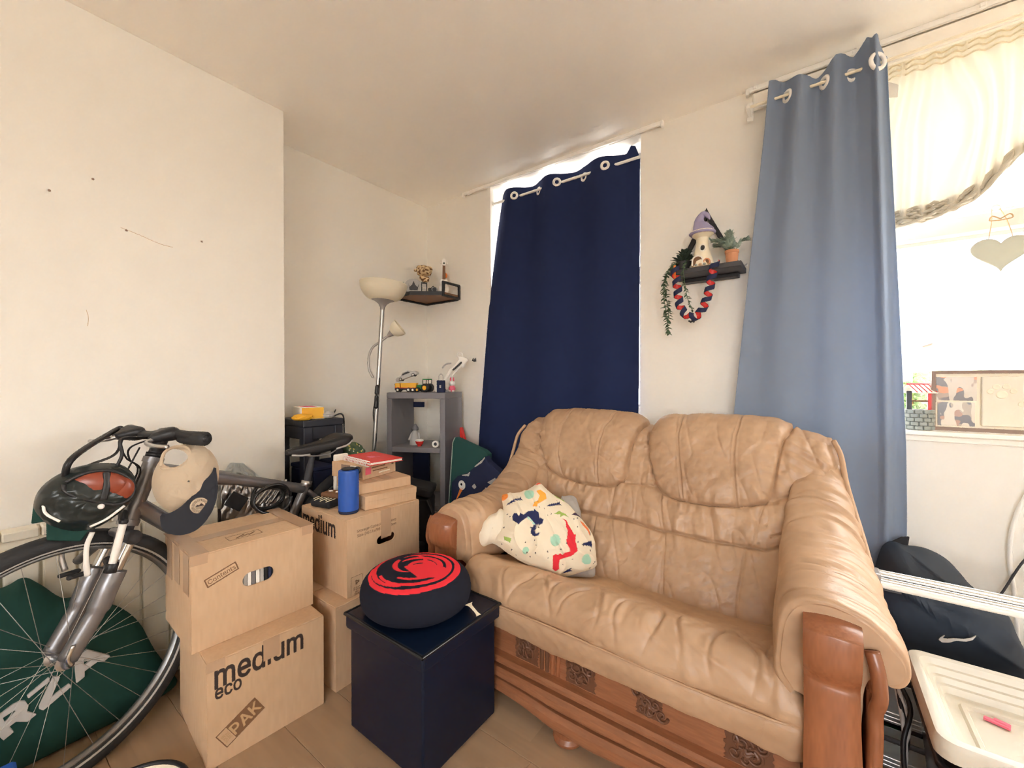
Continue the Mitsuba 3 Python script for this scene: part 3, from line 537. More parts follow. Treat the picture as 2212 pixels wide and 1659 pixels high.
part(k, 'pages', put(box(.012, ln-.004, .003, lb-.004, .002, .0115, .001), Mn), 'm_paper', False)
part(k, 'back_cover', put(box(.008, ln, 0, lb, 0, .002, .0006), Mn), 'm_red', False); part(k, 'cover', put(box(.008, ln, 0, lb, .0115, .0135, .0006), Mn), 'm_red', False)
part(k, 'cover_motif', put(cat(extr(circ(ln*.5, lb*.52, .018), .0003), extr(sg.box(ln*.36, lb*.40, ln*.68, lb*.43), .0003)), Mn@frame((0, 0, .0136), (1, 0, 0), (0, 1, 0))), 'm_pink', False, 'pale printed motif')
for i in range(18):
    x = .012+i*(lb-.024)/17; t = np.linspace(.1, 6.1, 14)
    part(k, 'spiral_ring', put(tube(np.stack([.006+.0115*np.cos(t), np.full(14, x)+t*.0004, .007+.0115*np.sin(t)], 1), .0017, 6), Mn), 'm_white', True)
k = thing('flask', 'blue cylindrical flask with a black cap loop on the rear moving box', 'flask')
part(k, 'body', lathe([(0, .618), (.0375, .618), (.039, .624), (.039, .770), (.037, .776), (.03, .778), (0, .778)], 40, (-1.498, .944, 0)), 'm_blue', 30)
part(k, 'base', lathe([(0, .6075), (.036, .6075), (.0385, .611), (.0385, .618), (0, .618)], 40, (-1.498, .944, 0)), 'm_navy', 30)
part(k, 'cap', cat(lathe([(.012, .776), (.026, .777), (.028, .781), (.026, .784), (0, .784)], 30, (-1.498, .944, 0)), put(trimesh.creation.torus(.011, .0045), frame((-1.480, .972, .772), (1, .3, .2), (0, 0, 1)))), 'm_black', 30)
k = thing('patterned_pouch', 'small pouch with brown top and black and white stripes beside the blue flask', 'pouch')
Mp = frame((-1.655, .925, .608), (.97, .22, 0), (-.22, .97, 0))
part(k, 'body', put(rbox(-.045, .062, -.028, .075, 0, .030, .011), Mp), 'm_black_matte', 30)
part(k, 'top', put(rbox(-.042, .055, .02, .085, .026, .048, .010), Mp), 'm_brown', 30)
for i in range(6):
    part(k, 'stripe', put(tube(spline([(-.036+i*.016, -.026, .020+.008*(i % 2)), (-.036+i*.017, -.012, .0305), (-.042+i*.018, .018, .0308)], 6), .0034, 8, flat=.4), Mp), 'm_cream', True)
for x in (-.015, .025): part(k, 'badge', put(ball((x, .055, .048), .011, 2, (1, .7, .35)), Mp), 'm_white', True)
# ---------------------------------------------------------------- footstool, cushion and tag
k = thing('footstool', 'black leatherette cube storage footstool in front of the sofa', 'ottoman')
oO = (-1.034, .938)
part(k, 'body', rbox(-1.207, -.861, .765, 1.085, .012, .345, .008), 'm_ottoman', 30)
part(k, 'lid', rbox(-1.219, -.849, .753, 1.097, .333, .383, .010), 'm_ottoman', 30)
for i, (x0, y0, x1, y1) in enumerate(((-1.219, .753, -.849, .753), (-.849, .753, -.849, 1.097), (-.849, 1.097, -1.219, 1.097), (-1.219, 1.097, -1.219, .753))):
    part(k, 'piping', tube([(x0-.004*(x0 < -1)*0, y0, .3795), (x1, y1, .3795)], .0048, 12), 'm_black_gloss', True)
for x in (-1.18, -.89):
    for y in (.79, 1.06): part(k, 'foot', lathe([(0, 0), (.014, 0), (.014, .014), (0, .014)], 16, (x, y, 0)), 'm_black', 30)
CC = A([-1.068, .922])
def cushion():
    n, m = 300, 220
    a = np.arange(n)*2*math.pi/n; q = np.linspace(0, 1, m)
    prof = spline([(0, .508), (.06, .509), (.115, .505), (.150, .494), (.171, .470), (.177, .438), (.168, .406), (.14, .390), (.09, .3855), (0, .385)], 24)
    L = np.r_[0, np.cumsum(np.linalg.norm(np.diff(prof, axis=0), axis=1))]; L /= L[-1]
    pr_, pz_ = np.interp(q, L, prof[:, 0]), np.interp(q, L, prof[:, 1])
    V = np.stack([CC[0]+pr_[None]*np.cos(a)[:, None]*1.04, CC[1]+pr_[None]*np.sin(a)[:, None], np.broadcast_to(pz_, (n, m))], -1)
    V = V+normals(V)*0
    V[..., 2] += (.006*(meshkit.fbm(np.stack([V[..., 0]*14, V[..., 1]*14, V[..., 2]*14], -1), 3, 5)-.5))*sst(.387, .40, V[..., 2])
    P = np.stack([(V[..., 0]-CC[0]).ravel(), (V[..., 1]-CC[1]).ravel()], 1)
    # a plain swirl emblem of tapering crescents
    shapes = []
    def cres(r0, r1, a0, a1, w0, w1):
        t = np.linspace(0, 1, 40); aa = a0+(a1-a0)*t; rr = r0+(r1-r0)*t; ww = (w0+(w1-w0)*t)*np.sin(np.pi*np.clip(t*.9+.1, 0, 1))**.5
        c = np.stack([rr*np.cos(aa), rr*np.sin(aa)], 1); nn = np.stack([np.cos(aa), np.sin(aa)], 1)
        return sg.Polygon(np.vstack([c+nn*ww[:, None], (c-nn*ww[:, None])[::-1]])).buffer(0)
    for i in range(3): shapes.append(cres(.150-.033*i, .129-.029*i, -2.6+.55*i, 2.6+.3*i, .007, .0135))
    shapes += [sa.scale(s_, 1.22, 1.22, origin=(0, 0)) for s_ in (cres(.128, .10, 2.2, 5.2, .004, .008), cres(.05, .012, .3, 4.6, .013, .004), cres(.075, .03, 3.1, 5.0, .010, .003), cres(.03, .085, 1.6, 2.5, .012, .006), sg.Polygon(A([(-.02, -.015), (.05, -.03), (.085, .005), (.06, .04), (.01, .03)])).buffer(.008))]
    import shapely
    U = so.unary_union([s.buffer(0) for s in shapes]); red = shapely.contains_xy(U, P[:, 0], P[:, 1]) & (V[..., 2].ravel() > .455)
    c = np.where(red[:, None], A([.72, .035, .05]), A([.010, .012, .022]))
    return grid(V, cu=True), c
m_, c_ = cushion()
k = thing('round_cushion', 'round black cushion with a red swirl emblem on the footstool', 'cushion')
part(k, 'cover', m_, 'm_vcol', True, color=c_)
part(k, 'tag', put(sheet(A([[(x*(.0050+.004*abs(2*t-1)**6+.006*(1-t)**8), y_, .0006*math.sin(3*t)) for x in (-1, 0, 1)] for t, y_ in zip(np.linspace(0, 1, 12), np.linspace(.0, -.058, 12))]), .0012), frame((-.905, 1.000, .404), (.24, .97, .0), (-.955, .24, .24))), 'm_cream', 30, 'white fabric tag')
# ---------------------------------------------------------------- radiator, bicycle and what hangs on it
k = thing('radiator', 'cream panel radiator on the chimney breast behind the bicycle wheel', 'radiator')
RY0, RN, RW = -.70, 17, .079
part(k, 'back_panel', box(-1.998, -1.952, RY0, RY0+RN*RW, .10, .655, .004), 'm_radiator', False)
for i in range(RN): part(k, 'panel', rbox(-1.956, -1.931, RY0+i*RW+.0025, RY0+(i+1)*RW-.0025, .10, .625, .006, 8), 'm_radiator', 30)
for i in range(RN): part(k, 'grille', box(-1.996, -1.934, RY0+i*RW+.002, RY0+(i+1)*RW-.002, .648, .678, .004), 'm_radiator', False)
part(k, 'pipe', tube(spline([(-1.965, .668, .14), (-1.965, .70, .14), (-1.965, .71, .12), (-1.965, .71, .0)], 6), .0075, 10), 'm_radiator', True)
part(k, 'valve', cat(lathe([(0, 0), (.014, 0), (.016, .01), (.016, .03), (.013, .045), (0, .045)], 20, (-1.965, .71, .13))), 'm_white', 30)
for y in (-.5, .45): part(k, 'bracket', box(-2.0135, -1.995, y, y+.03, .2, .62, .001), 'm_radiator', False)
# dark green sports bag
def sack():
    O = spline([(-.55, .06), (-.55, .30), (-.45, .46), (-.25, .53), (-.05, .55), (.082, .54), (.127, .555), (.158, .526), (.203, .465), (.240, .452), (.285, .42), (.34, .37), (.385, .30), (.42, .20), (.46, .10), (.47, .02), (.2, .006), (-.1, .004), (-.4, .006)], 10, True)
    c = A([-.05, .25]); n = len(O); rings = []
    q = np.linspace(0, math.pi, 26)
    V = np.zeros((n, len(q), 3))
    for j, t in enumerate(q):
        s = math.sin(t)**.42; P = c+(O-c)*s
        V[:, j, 1], V[:, j, 2] = P[:, 0], P[:, 1]; V[:, j, 0] = -1.866-.064*math.cos(t)*(1 if t > math.pi/2 else .85)
    V[..., 0] += .012*(meshkit.fbm(V*A([1, 9, 9]), 3, 7)-.5)*np.sin(q)[None]**.5
    V[..., 2] = np.maximum(V[..., 2], .002)
    return grid(V, cu=True)
k = thing('sports_bag', 'dark green sports bag with pale letters behind the front wheel', 'bag')
part(k, 'body', sack(), 'm_darkgreen', True)
LT = {'R': ([(.02, .170), (.049, .192), (.076, .214), (.102, .229), (.115, .231), (.125, .225), (.131, .208), (.128, .193), (.146, .174), (.129, .164), (.108, .178), (.096, .172), (.104, .152), (.086, .141), (.079, .156), (.03, .118), (.012, .135)], [(.085, .204), (.105, .211), (.109, .208), (.088, .189)]),
 'L': ([(.178, .264), (.192, .255), (.175, .206), (.21, .223), (.216, .213), (.159, .177), (.151, .186), (.15, .193)], None), 'A': ([(.221, .293), (.248, .306), (.3, .259), (.285, .248), (.271, .256), (.243, .243), (.243, .226), (.225, .216)], [(.241, .28), (.258, .27), (.242, .26)]), 's': ([(.128, .238), (.17, .266), (.172, .254), (.131, .229)], None)}
for kk, (P, Hh) in LT.items():
    p = sg.Polygon(P).buffer(0)
    if Hh: p = p.difference(sg.Polygon(Hh).buffer(0))
    p = p.buffer(-.0012).buffer(.0024).buffer(-.0012)
    part(k, 'letter', extr(p, .010, frame((-1.806, 0, 0), (0, 1, 0), (0, 0, 1))), 'm_silverpaint', False, 'pale printed letter')
# bicycle: front hub H, wheel direction w, frame direction f
BK = thing('bicycle', 'silver hybrid bicycle leaning along the chimney breast', 'bicycle')
Hf = A([-1.715, .182, .343]); wd = A([math.cos(math.radians(104)), math.sin(math.radians(104)), 0]); lean = A([-.06, 0, 1.0]); lean /= np.linalg.norm(lean)
def wheel(parent, H, d, up, spokes=28):
    ax = np.cross(d, up); ax /= np.linalg.norm(ax); w = part
    M = frame(H, d, np.cross(ax, d))      # wheel in the local xy plane
    k = parent
    tr = lathe([(.304, -.013), (.312, -.021), (.330, -.025), (.344, -.018), (.352, -.006), (.352, .006), (.344, .018), (.330, .025), (.312, .021), (.304, .013)], 120)
    part(k, 'tyre', put(tr, M), 'm_rubber', 40)
    part(k, 'rim', put(lathe([(.306, -.0125), (.300, -.0125), (.294, -.006), (.293, 0), (.294, .006), (.300, .0125), (.306, .0125)], 120), M), 'm_rim', 40)
    part(k, 'rim_line', put(cat(lathe([(.309, -.0192), (.3115, -.0218), (.314, -.0226)], 120), lathe([(.314, .0226), (.3115, .0218), (.309, .0192)], 120)), M), 'm_grey_light', 40)
    part(k, 'hub', put(lathe([(0, -.05), (.006, -.05), (.006, -.035), (.021, -.033), (.021, -.030), (.011, -.026), (.011, .026), (.021, .030), (.021, .033), (.006, .035), (.006, .05), (0, .05)], 24), M), 'm_alu', 30)
    for i in range(spokes):
        a = 2*math.pi*i/spokes; s = 1 if i % 2 else -1; b = a+(1 if i % 4 < 2 else -1)*1.05
        part(k, 'spoke', put(cyl((.020*math.cos(b), .020*math.sin(b), .031*s), (.294*math.cos(a), .294*math.sin(a), .002*s), .0009, n=6), M), 'm_steel', True)
    return M
fw_ = part(BK, 'front_wheel', put(trimesh.creation.torus(.006, .002), frame(Hf, wd, lean)), 'm_alu', True)
Mw = wheel(fw_, Hf, wd, lean)
sd = -np.cross(wd, lean); sd /= np.linalg.norm(sd)
if sd[0] < 0: sd = -sd          # sideways, towards the room
ht, hb = A([-1.757, .398, .868]), A([-1.742, .335, .690]); sdir = (ht-hb)/np.linalg.norm(ht-hb)
cr = hb-sdir*.025
frk = part(BK, 'fork', cat(hullballs([(*(cr+sd*.055-sdir*.02), .022), (*(cr-sd*.055-sdir*.02), .022)]), cyl(cr, cr+sdir*.05, .02)), 'm_charcoal', 40)
for s in (1, -1):
    top_ = cr+sd*.048*s-sdir*.02; mid = A([-1.722, .262, .52])+sd*.050*s; bot = Hf+sd*.044*s
    part(frk, 'fork_leg', tube(spline([mid+(top_-mid)*.35, mid, (mid*2+bot)/3+A([0, .004, 0]), bot+A([0, 0, .01])], 8), [.027]*8+[.027]*8+[.023]*9, 16), 'm_framepaint', True, 'silver lower leg')
    part(frk, 'stanchion', cyl(top_, mid, .0145), 'm_chrome', True)
    part(frk, 'dropout', hullballs([(*(bot+A([0, 0, .02])), .012), (*(bot-A([0, 0, .006])), .011)]), 'm_framepaint', True)
part(frk, 'arch', tube(spline([mid+sd*0+A([0, .02, .05])+sd*.058, A([-1.73, .30, .655])+sd*.03, A([-1.735, .302, .665]), A([-1.73, .30, .655])-sd*.03, mid-sd*.118+sd*.0+A([0, .02, .05])], 8), .013, 10), 'm_framepaint', True)
q0 = Hf+sd*.058; part(frk, 'quick_release', cat(cyl(Hf-sd*.062, Hf+sd*.066, .007), tube(spline([q0+sd*.008, q0+sd*.016+A([0, -.01, .02]), q0+sd*.018+A([0, .0, .055])], 5), .005, 8)), 'm_chrome', True)
for s in (1, -1):   # rim brakes
    b0 = A([-1.722, .262, .585])+sd*.062*s
    part(frk, 'brake_arm', tube(spline([b0+A([0, -.045, -.01]), b0+A([0, -.050, .03])+sd*.006*s, b0+A([0, -.046, .075]), b0+A([0, -.035, .11])], 6), [.007]*6+[.006]*13, 8), 'm_white' if s > 0 else 'm_alu', True)
    part(frk, 'brake_pad', put(rbox(-.024, .024, -.006, .006, -.006, .006, .004, 8), frame(A([-1.722, .212, .573])+sd*.024*s, wd, (0, 0, 1))), 'm_rubber', True)
part(frk, 'brake_cable', tube(spline([A([-1.722, .22, .69])-sd*.06, A([-1.72, .21, .705]), A([-1.72, .23, .70])+sd*.05, A([-1.70, .29, .78]), A([-1.73, .36, .92])], 8), .0025, 6), 'm_black', True)
m1 = A([-1.640, .304, .716]); m2 = A([-1.640, .279, .598])
part(frk, 'pump_sleeve', cyl(m2, m1, .0095, n=16), 'm_white', True, 'white and silver mini pump'); part(frk, 'pump_end', cyl(m2-A([0, .005, .02]), m2+A([0, .001, .004]), .015, n=16), 'm_black', True); part(frk, 'pump_clip', hullballs([(*(m2+A([-.0, .0, -.005])), .012), (*(m2+A([-.05, .0, -.0])), .012)]), 'm_black', True); part(frk, 'pump_clip', hullballs([(*(m1), .011), (*(m1+A([-.06, .01, .01])), .012)]), 'm_black', True)
part(BK, 'head_tube', cat(cyl(hb, ht, .024), cyl(hb-sdir*.012, hb+sdir*.006, .028), cyl(ht-sdir*.006, ht+sdir*.012, .028)), 'm_framepaint', 40)
part(BK, 'headset', cyl(ht+sdir*.012, ht+sdir*.026, .025), 'm_black', True)
st = A([-1.750, .418, .942])
stem = part(BK, 'stem', hullballs([(*(ht+sdir*.03), .020), (*(st-A([0, .0, .0])), .021)]), 'm_black', True)
part(BK, 'stem', cyl(ht+sdir*.01, ht+sdir*.055, .021), 'm_black', True); part(BK, 'stem_cap', cyl(st+A([.012, 0, 0]), st+A([.026, -.004, 0]), .012), 'm_alu', True)
st2 = A([-1.745, .385, .955]); hd = A([.955, .297, .0]); hd /= np.linalg.norm(hd)
bl, br = st2-hd*.200, st2+hd*.235
part(BK, 'handlebar', tube(spline([bl+A([0, .02, -.004]), st2-hd*.10+A([0, .0, .012]), st2, st2+hd*.10+A([0, .0, .012]), br+A([0, .02, -.004])], 8), .0135, 14), 'm_black', True)
for s, e in ((1, br), (-1, bl)):
    h = hd*s
    part(BK, 'grip', tube([e+A([0, .02, -.004])-h*.115, e+A([0, .02, -.004])-h*.09, e+A([0, .02, -.004])-h*.01, e+A([0, .02, -.004])], [.018, .0215, .0225, .016], 16), 'm_rubber', True)
    c = e-h*.135+A([0, -.004, .010])
    part(BK, 'shifter', hullballs([(*(c-h*.025), .017), (*(c+h*.02), .022), (*(c+A([0, -.03, -.01])), .016)]), 'm_black', True)
    part(BK, 'brake_lever', tube(spline([c+A([0, -.03, -.012]), c+h*.02+A([0, -.062, -.022]), c+h*.07+A([0, -.068, -.028]), c+h*.105+A([0, -.056, -.03])], 6), [.007]*6+[.0062]*13, 8), 'm_alu', True)
    part(BK, 'cable', tube(spline([c+A([0, -.03, -.012])-h*.01, c-h*.06+A([0, -.06, -.04]), st2+A([.02*s, -.05, -.07]), ht+A([.015*s, -.035, -.03]), hb+A([.015*s, -.03, .03])], 8), .0026, 6), 'm_black', True)
# frame
tt0, tt1 = ht-sdir*.03, A([-1.845, .935, .650]); bb = A([-1.895, .800, .275]); rh = A([-1.895, 1.215, .345])
stt = A([-1.848, .955, .668])
part(BK, 'top_tube', tube(spline([tt0, tt0*.6+tt1*.4+A([0, 0, .004]), tt1], 8), [.026]*9+[.021]*8, 18), 'm_framepaint', True, 'brushed silver top tube')
part(BK, 'down_tube', tube([hb+sdir*.05, bb], .026, 18), 'm_framepaint', True)
part(BK, 'seat_tube', tube([bb, stt+(stt-bb)*.02], .019, 16), 'm_framepaint', True)
for s in (1, -1):
    off = A([.055*s, .0, 0])
    part(BK, 'chain_stay', tube(spline([bb+off*.4, (bb+rh)/2+off*.9, rh+off], 6), .011, 10), 'm_framepaint', True)
    part(BK, 'seat_stay', tube(spline([stt-A([0, 0, .03])+off*.25, (stt+rh)/2+off*.9, rh+off], 6), .0095, 10), 'm_framepaint', True)
rw = part(BK, 'rear_wheel', put(trimesh.creation.torus(.006, .002), frame(rh, (-.18, 1, 0), (0, 0, 1))), 'm_alu', True)
wheel(rw, rh, A([-.18, .98, 0])/math.hypot(.18, .98), A([-.03, 0, 1.]))
ax = A([.98, .18, 0])
part(BK, 'crank', cat(cyl(bb-ax*.06, bb+ax*.065, .018), hullballs([(*(bb+ax*.065), .013), (*(bb+ax*.07+A([-.01, .06, -.155])), .010)]), hullballs([(*(bb-ax*.065), .013), (*(bb-ax*.07+A([.01, -.06, .155])), .010)])), 'm_alu', True)
part(BK, 'chainring', put(lathe([(.07, -.002), (.085, -.002), (.088, 0), (.085, .002), (.07, .002), (.07, -.002)], 60), frame(bb+ax*.045, (0, 1, 0), (0, 0, 1))), 'm_charcoal', 30)
for s in (1, -1):
    pc = bb+ax*(.092*s)+A([-.01*s, .06*s, -.155*s])
    part(BK, 'pedal', put(rbox(-.022, .022, -.035, .035, -.011, .011, .006, 8), frame(pc, ax, (0, 1, 0))), 'm_black', 30)
part(BK, 'seat_clamp', cyl(stt-A([0, .004, .012]), stt+A([0, .003, .012]), .023), 'm_alu', True)
pt = A([-1.852, .988, .800])
part(BK, 'seat_post', cat(tube([stt, stt*.35+pt*.65], .0155, 16), tube([stt*.4+pt*.6, pt*.98+stt*.02], .0125, 16)), 'm_charcoal', True)
def saddle():
    nu, nv = 70, 40; t = np.linspace(0, 1, nu); a = np.arange(nv)*2*math.pi/nv
    L = .292; w = np.interp(t, [0, .04, .15, .4, .6, .8, .95, 1], [.010, .020, .025, .030, .048, .072, .072, .048]); w = np.convolve(np.pad(w, 4, 'edge'), np.ones(9)/9, 'valid')
    zt = np.interp(t, [0, .1, .35, .6, .85, 1], [.002, .014, .020, .030, .056, .046]); zb = np.interp(t, [0, .06, .5, .85, 1], [-.012, -.030, -.030, -.016, .014])
    zt, zb = [np.convolve(np.pad(z, 5, 'edge'), np.ones(11)/11, 'valid') for z in (zt, zb)]
    V = np.zeros((nu, nv, 3))
    ca, sa_ = np.cos(a), np.sin(a)
    V[..., 0] = (t*L)[:, None]; V[..., 1] = w[:, None]*np.sign(ca)*np.abs(ca)**.8
    V[..., 2] = ((zt+zb)/2)[:, None]+((zt-zb)/2)[:, None]*np.sign(sa_)*np.abs(sa_)**.7
    e = [tm(np.vstack([V[i], V[i].mean(0)]), [(j, (j+1) % nv, nv) for j in range(nv)]) for i in (0, -1)]
    return cat(grid(V, cv=True), *e)
Ms = frame((-1.835, .862, .828), (-.06, .998, 0), (-.998, -.06, 0))
sdl = part(BK, 'saddle', put(saddle(), Ms), 'm_black', True, 'black padded saddle')
part(sdl, 'side_trim', put(tube(spline([(.012, -.020, -.018), (.05, -.0265, -.024), (.09, -.027, -.025)], 6), .0045, 8), Ms), 'm_grey_light', True); part(sdl, 'side_trim', put(tube(spline([(.20, -.060, -.012), (.25, -.073, .002), (.283, -.062, .018)], 6), .0045, 8), Ms), 'm_grey_light', True)
for s in (-1, 1): part(sdl, 'rail', put(tube(spline([(.05, .012*s, -.012), (.10, .018*s, -.034), (.19, .022*s, -.036), (.24, .03*s, -.006)], 6), .0035, 8), Ms), 'm_alu', True)
part(sdl, 'clamp', hullballs([(*(pt+A([0, -.02, .0])), .014), (*(pt+A([0, .025, .004])), .014)]), 'm_black', True)
# coiled cable lock round the top tube
lc = A([-1.800, .775, .655]); pts = []
for i, t in enumerate(np.linspace(0, 6*math.pi, 150)):
    pts.append(lc+A([.035*math.cos(t*.33)+.003*i/20, (.062+.010*math.sin(t*.5))*math.cos(t), (.050+.008*math.cos(t*.7))*math.sin(t)]))
solo('cable_lock', tube(pts, .0065, 10), 'm_black_gloss', 'black coiled cable lock looped round the bicycle top tube', 'lock', smooth=True)
# black bag hanging by its handles from the handlebar
k = thing('handlebar_bag', 'shiny black bag with rust coloured lining hanging from the handlebar', 'bag')
pc, ex, ez = A([-1.665, .245, .800]), A([.30, .953, 0]), A([0, 0, 1.]); ew = np.cross(ex, ez)
def P3(u, v, w): return pc+ex*u+ez*v+ew*w
def pouch():
    n, m = 90, 60; a = np.arange(n)*2*math.pi/n; t = np.linspace(0, math.pi, m); V = np.zeros((n, m, 3))
    out = spline([(-.112, .012), (-.09, .055), (-.045, .085), (.01, .094), (.06, .082), (.085, .05), (.09, .005), (.075, -.035), (.04, -.070), (.0, -.090), (-.045, -.088), (-.085, -.060), (-.108, -.025)], 8, True)
    th = np.arctan2(out[:, 1], out[:, 0]); rr = np.hypot(out[:, 0], out[:, 1]); o = np.argsort(th); th, rr = th[o], rr[o]
    R = np.interp(a, np.r_[th-2*math.pi, th, th+2*math.pi], np.r_[rr, rr, rr]); R = np.interp((a+math.pi) % (2*math.pi)-math.pi, np.r_[th-2*math.pi, th, th+2*math.pi], np.r_[rr, rr, rr])
    for j, q in enumerate(t):
        s = math.sin(q)**.75; w = .062*math.cos(q)
        V[:, j] = P3(0, 0, 0)+(R*s*np.cos(a))[:, None]*ex+(R*s*np.sin(a))[:, None]*ez+w*ew
    V += ew*(.030*(meshkit.fbm(V*24, 4, 3)-.5))[..., None]
    return grid(V, cu=True)
mat('m_bagshell', pr((.012, .018, .018), .30))
part(k, 'shell', pouch(), 'm_bagshell', True)
part(k, 'lining', cat(put(ball((0, 0, 0), 1, 3, (.060, .038, .022)), frame(P3(.020, .040, .040), ex*.97+ez*-.2, ez)), put(ball((0, 0, 0), 1, 3, (.030, .034, .016)), frame(P3(.062, .020, .036), ex, ez))), 'm_rust', True, 'rust red lining seen in the opening')
part(k, 'rim', tube(spline([P3(-.045, .055, .050), P3(.0, .078, .046), P3(.05, .072, .040), P3(.086, .035, .030), P3(.085, -.005, .034), P3(.055, -.02, .052), P3(.0, .005, .062), P3(-.04, .03, .06)], 8, True), .0055, 8), 'm_black', True)
part(k, 'strap', tube(spline([P3(.035, .075, .052), P3(.037, .04, .060), P3(.030, .0, .066)], 6), .008, 8, flat=.4), 'm_black', True)
bt = st2-hd*.13
part(k, 'handle', tube(spline([P3(-.055, .06, .02), P3(-.035, .12, .02), bt+A([.0, -.02, .012]), bt+A([-.01, .0, .018])], 8), .008, 8), 'm_black', True); part(k, 'handle', tube(spline([P3(-.01, .09, .0), bt+A([.02, -.02, -.06]), bt+A([.01, -.005, .012])], 8), .004, 8), 'm_black', True)
part(k, 'handle', tube(spline([P3(.05, .08, .01), P3(.062, .115, .01), P3(.06, .16, .0), st2+hd*.02+A([0, -.016, -.006])], 8), .0045, 8), 'm_black', True)
part(k, 'reflective_strip', tube(spline([P3(-.09, .01, .036), P3(-.082, -.02, .050), P3(-.055, -.045, .058)], 8), .0035, 8), 'm_white', True, 'pale reflective strip')
part(k, 'reflective_strip', tube(spline([P3(.0, -.075, .042), P3(.035, -.058, .044), P3(.07, -.03, .036)], 8), .0035, 8), 'm_white', True, 'pale reflective strip')
part(k, 'stud', ball(P3(.025, -.018, .062), .0075, 2), 'm_white', True)
part(k, 'side_flap', cat(hullballs([(*P3(-.115, .0, -.02), .004), (*P3(-.120, -.055, -.02), .004), (*P3(-.08, -.05, -.01), .004)]), hullballs([(*P3(-.09, -.05, -.015), .005), (*P3(-.09, -.105, -.015), .005), (*P3(-.01, -.09, -.01), .005), (*P3(-.03, -.12, -.01), .005)])), 'm_darkgreen', True)
# cap hanging on the near grip
k = thing('baseball_cap', 'cream cap with dark visor and round badge hanging from the bicycle handlebar', 'cap')
cc, ex = A([-1.600, .445, .825]), A([.20, .98, 0]); ew = np.cross(ex, ez)
def C3(u, v, w): return cc+ex*u+ez*v+ew*w
def cap_crown():
    n, m = 120, 44; a = np.arange(n)*2*math.pi/n; t = np.linspace(.03, math.pi/2*1.02, m)
    R = 1+.05*np.cos(a*2+.6); V = np.zeros((n, m, 3))
    for j, q in enumerate(t):
        s = math.sin(q); w = .062*math.cos(q)
        u = .080*R*s*np.cos(a); v = .112*R*s*np.sin(a); c_, s_ = math.cos(-.22), math.sin(-.22)
        V[:, j] = cc+(u*c_-v*s_)[:, None]*ex+(u*s_+v*c_)[:, None]*ez+w*ew
    V += ew*(.016*(meshkit.fbm(V*A([30, 30, 22]), 3, 13)-.5))[..., None]
    m_ = grid(V, cu=True)
    # the arched opening of the strap at the back of the cap
    c = m_.triangles_center-cc; uu, vv = c@ex, c@ez
    hole = (((uu+.030)/.030)**2+((vv-.070)/.026)**2 < 1) & (c@ew > -.02)
    m_.update_faces(~hole); m_.remove_unreferenced_vertices(); return m_
part(k, 'crown', cap_crown(), 'm_capcloth', True)
part(k, 'strap', tube(spline([C3(-.062, .050, .028), C3(-.055, .088, .026), C3(-.03, .104, .026), C3(.0, .098, .032), C3(.004, .07, .042), C3(-.02, .046, .05), C3(-.05, .042, .042)], 8, True), .0045, 8, flat=.5), 'm_capcloth', True)
def visor():
    nu, nv = 50, 24; V = np.zeros((nu, nv, 3))
    inn = spline([(-.062, -.090), (-.045, -.092), (-.015, -.075), (.015, -.04), (.038, -.010), (.058, .012), (.066, .030)], 10); out = spline([(-.066, -.096), (-.060, -.132), (-.025, -.156), (.02, -.148), (.055, -.105), (.072, -.045), (.070, .028)], 10)
    ii = np.linspace(0, len(inn)-1, nu).astype(int)
    for j, t in enumerate(np.linspace(0, 1, nv)):
        p = inn[ii]*(1-t)+out[ii]*t; bow = .030*math.sin(t*1.5)+.012
        for i in range(nu): V[i, j] = C3(p[i, 0], p[i, 1], .042+bow*(1-((i/(nu-1)-.5)*1.6)**2)*.8)
    return sheet(V, .004)
vs = part(k, 'visor', visor(), 'm_capdark', 40, 'dark curved visor')
bc = C3(.026, -.078, .0705); bn = ew*.92-ez*.12+ex*.12; bx = ex-bn*(ex@bn)
Mb = frame(bc, bx, ez)
part(k, 'badge', put(lathe([(0, .002), (.021, .002), (.0235, .001), (.0235, -.006), (0, -.006)], 40), Mb), 'm_capcloth', 30, 'round embroidered badge')
part(k, 'badge_print', put(cat(extr(circ(0, 0, .0205).difference(circ(0, 0, .0198)), .0004), extr(circ(0, 0, .0150).difference(circ(0, 0, .0142)), .0004), extr(sg.Polygon([(-.0125, -.002), (-.006, .004), (-.002, .001), (.004, .0075), (.0125, -.002)]), .0004), *[extr(sg.box(-.010+.0012*i, -.0045-.0026*i, .010-.0012*i, -.0036-.0026*i), .0004) for i in range(3)], *[put(extr(sg.box(-.0008, .0162, .0008, .0188), .0004), rotz(15*i)) for i in range(24)]), Mb@frame((0, 0, .0021), (1, 0, 0), (0, 1, 0))), 'm_ink', False)
# silver insulated bag and clear plastic behind the frame
def crinkle(P00, P10, P01, P11, nu, nv, amp, fr_, seed, bulge=0.0):
    u, v = np.meshgrid(np.linspace(0, 1, nu), np.linspace(0, 1, nv), indexing='ij')
    P00, P10, P01, P11 = map(A, (P00, P10, P01, P11))
    V = P00*((1-u)*(1-v))[..., None]+P10*(u*(1-v))[..., None]+P01*((1-u)*v)[..., None]+P11*(u*v)[..., None]
    return V+normals(V)*(amp*(np.abs(meshkit.fbm(np.stack([u*fr_, v*fr_, 0*u], -1), 3, seed)-.5)*2-.3)+bulge*np.sin(u*math.pi)*np.sin(v*math.pi))[..., None]
k = thing('foil_bag', 'crinkled silver foil cool bag behind the bicycle top tube', 'bag')
part(k, 'foil', sheet(crinkle((-1.965, .655, .16), (-1.965, .925, .16), (-1.945, .655, .715), (-1.955, .93, .66), 90, 90, .016, 13, 5, .02), .003), 'm_alu', True)
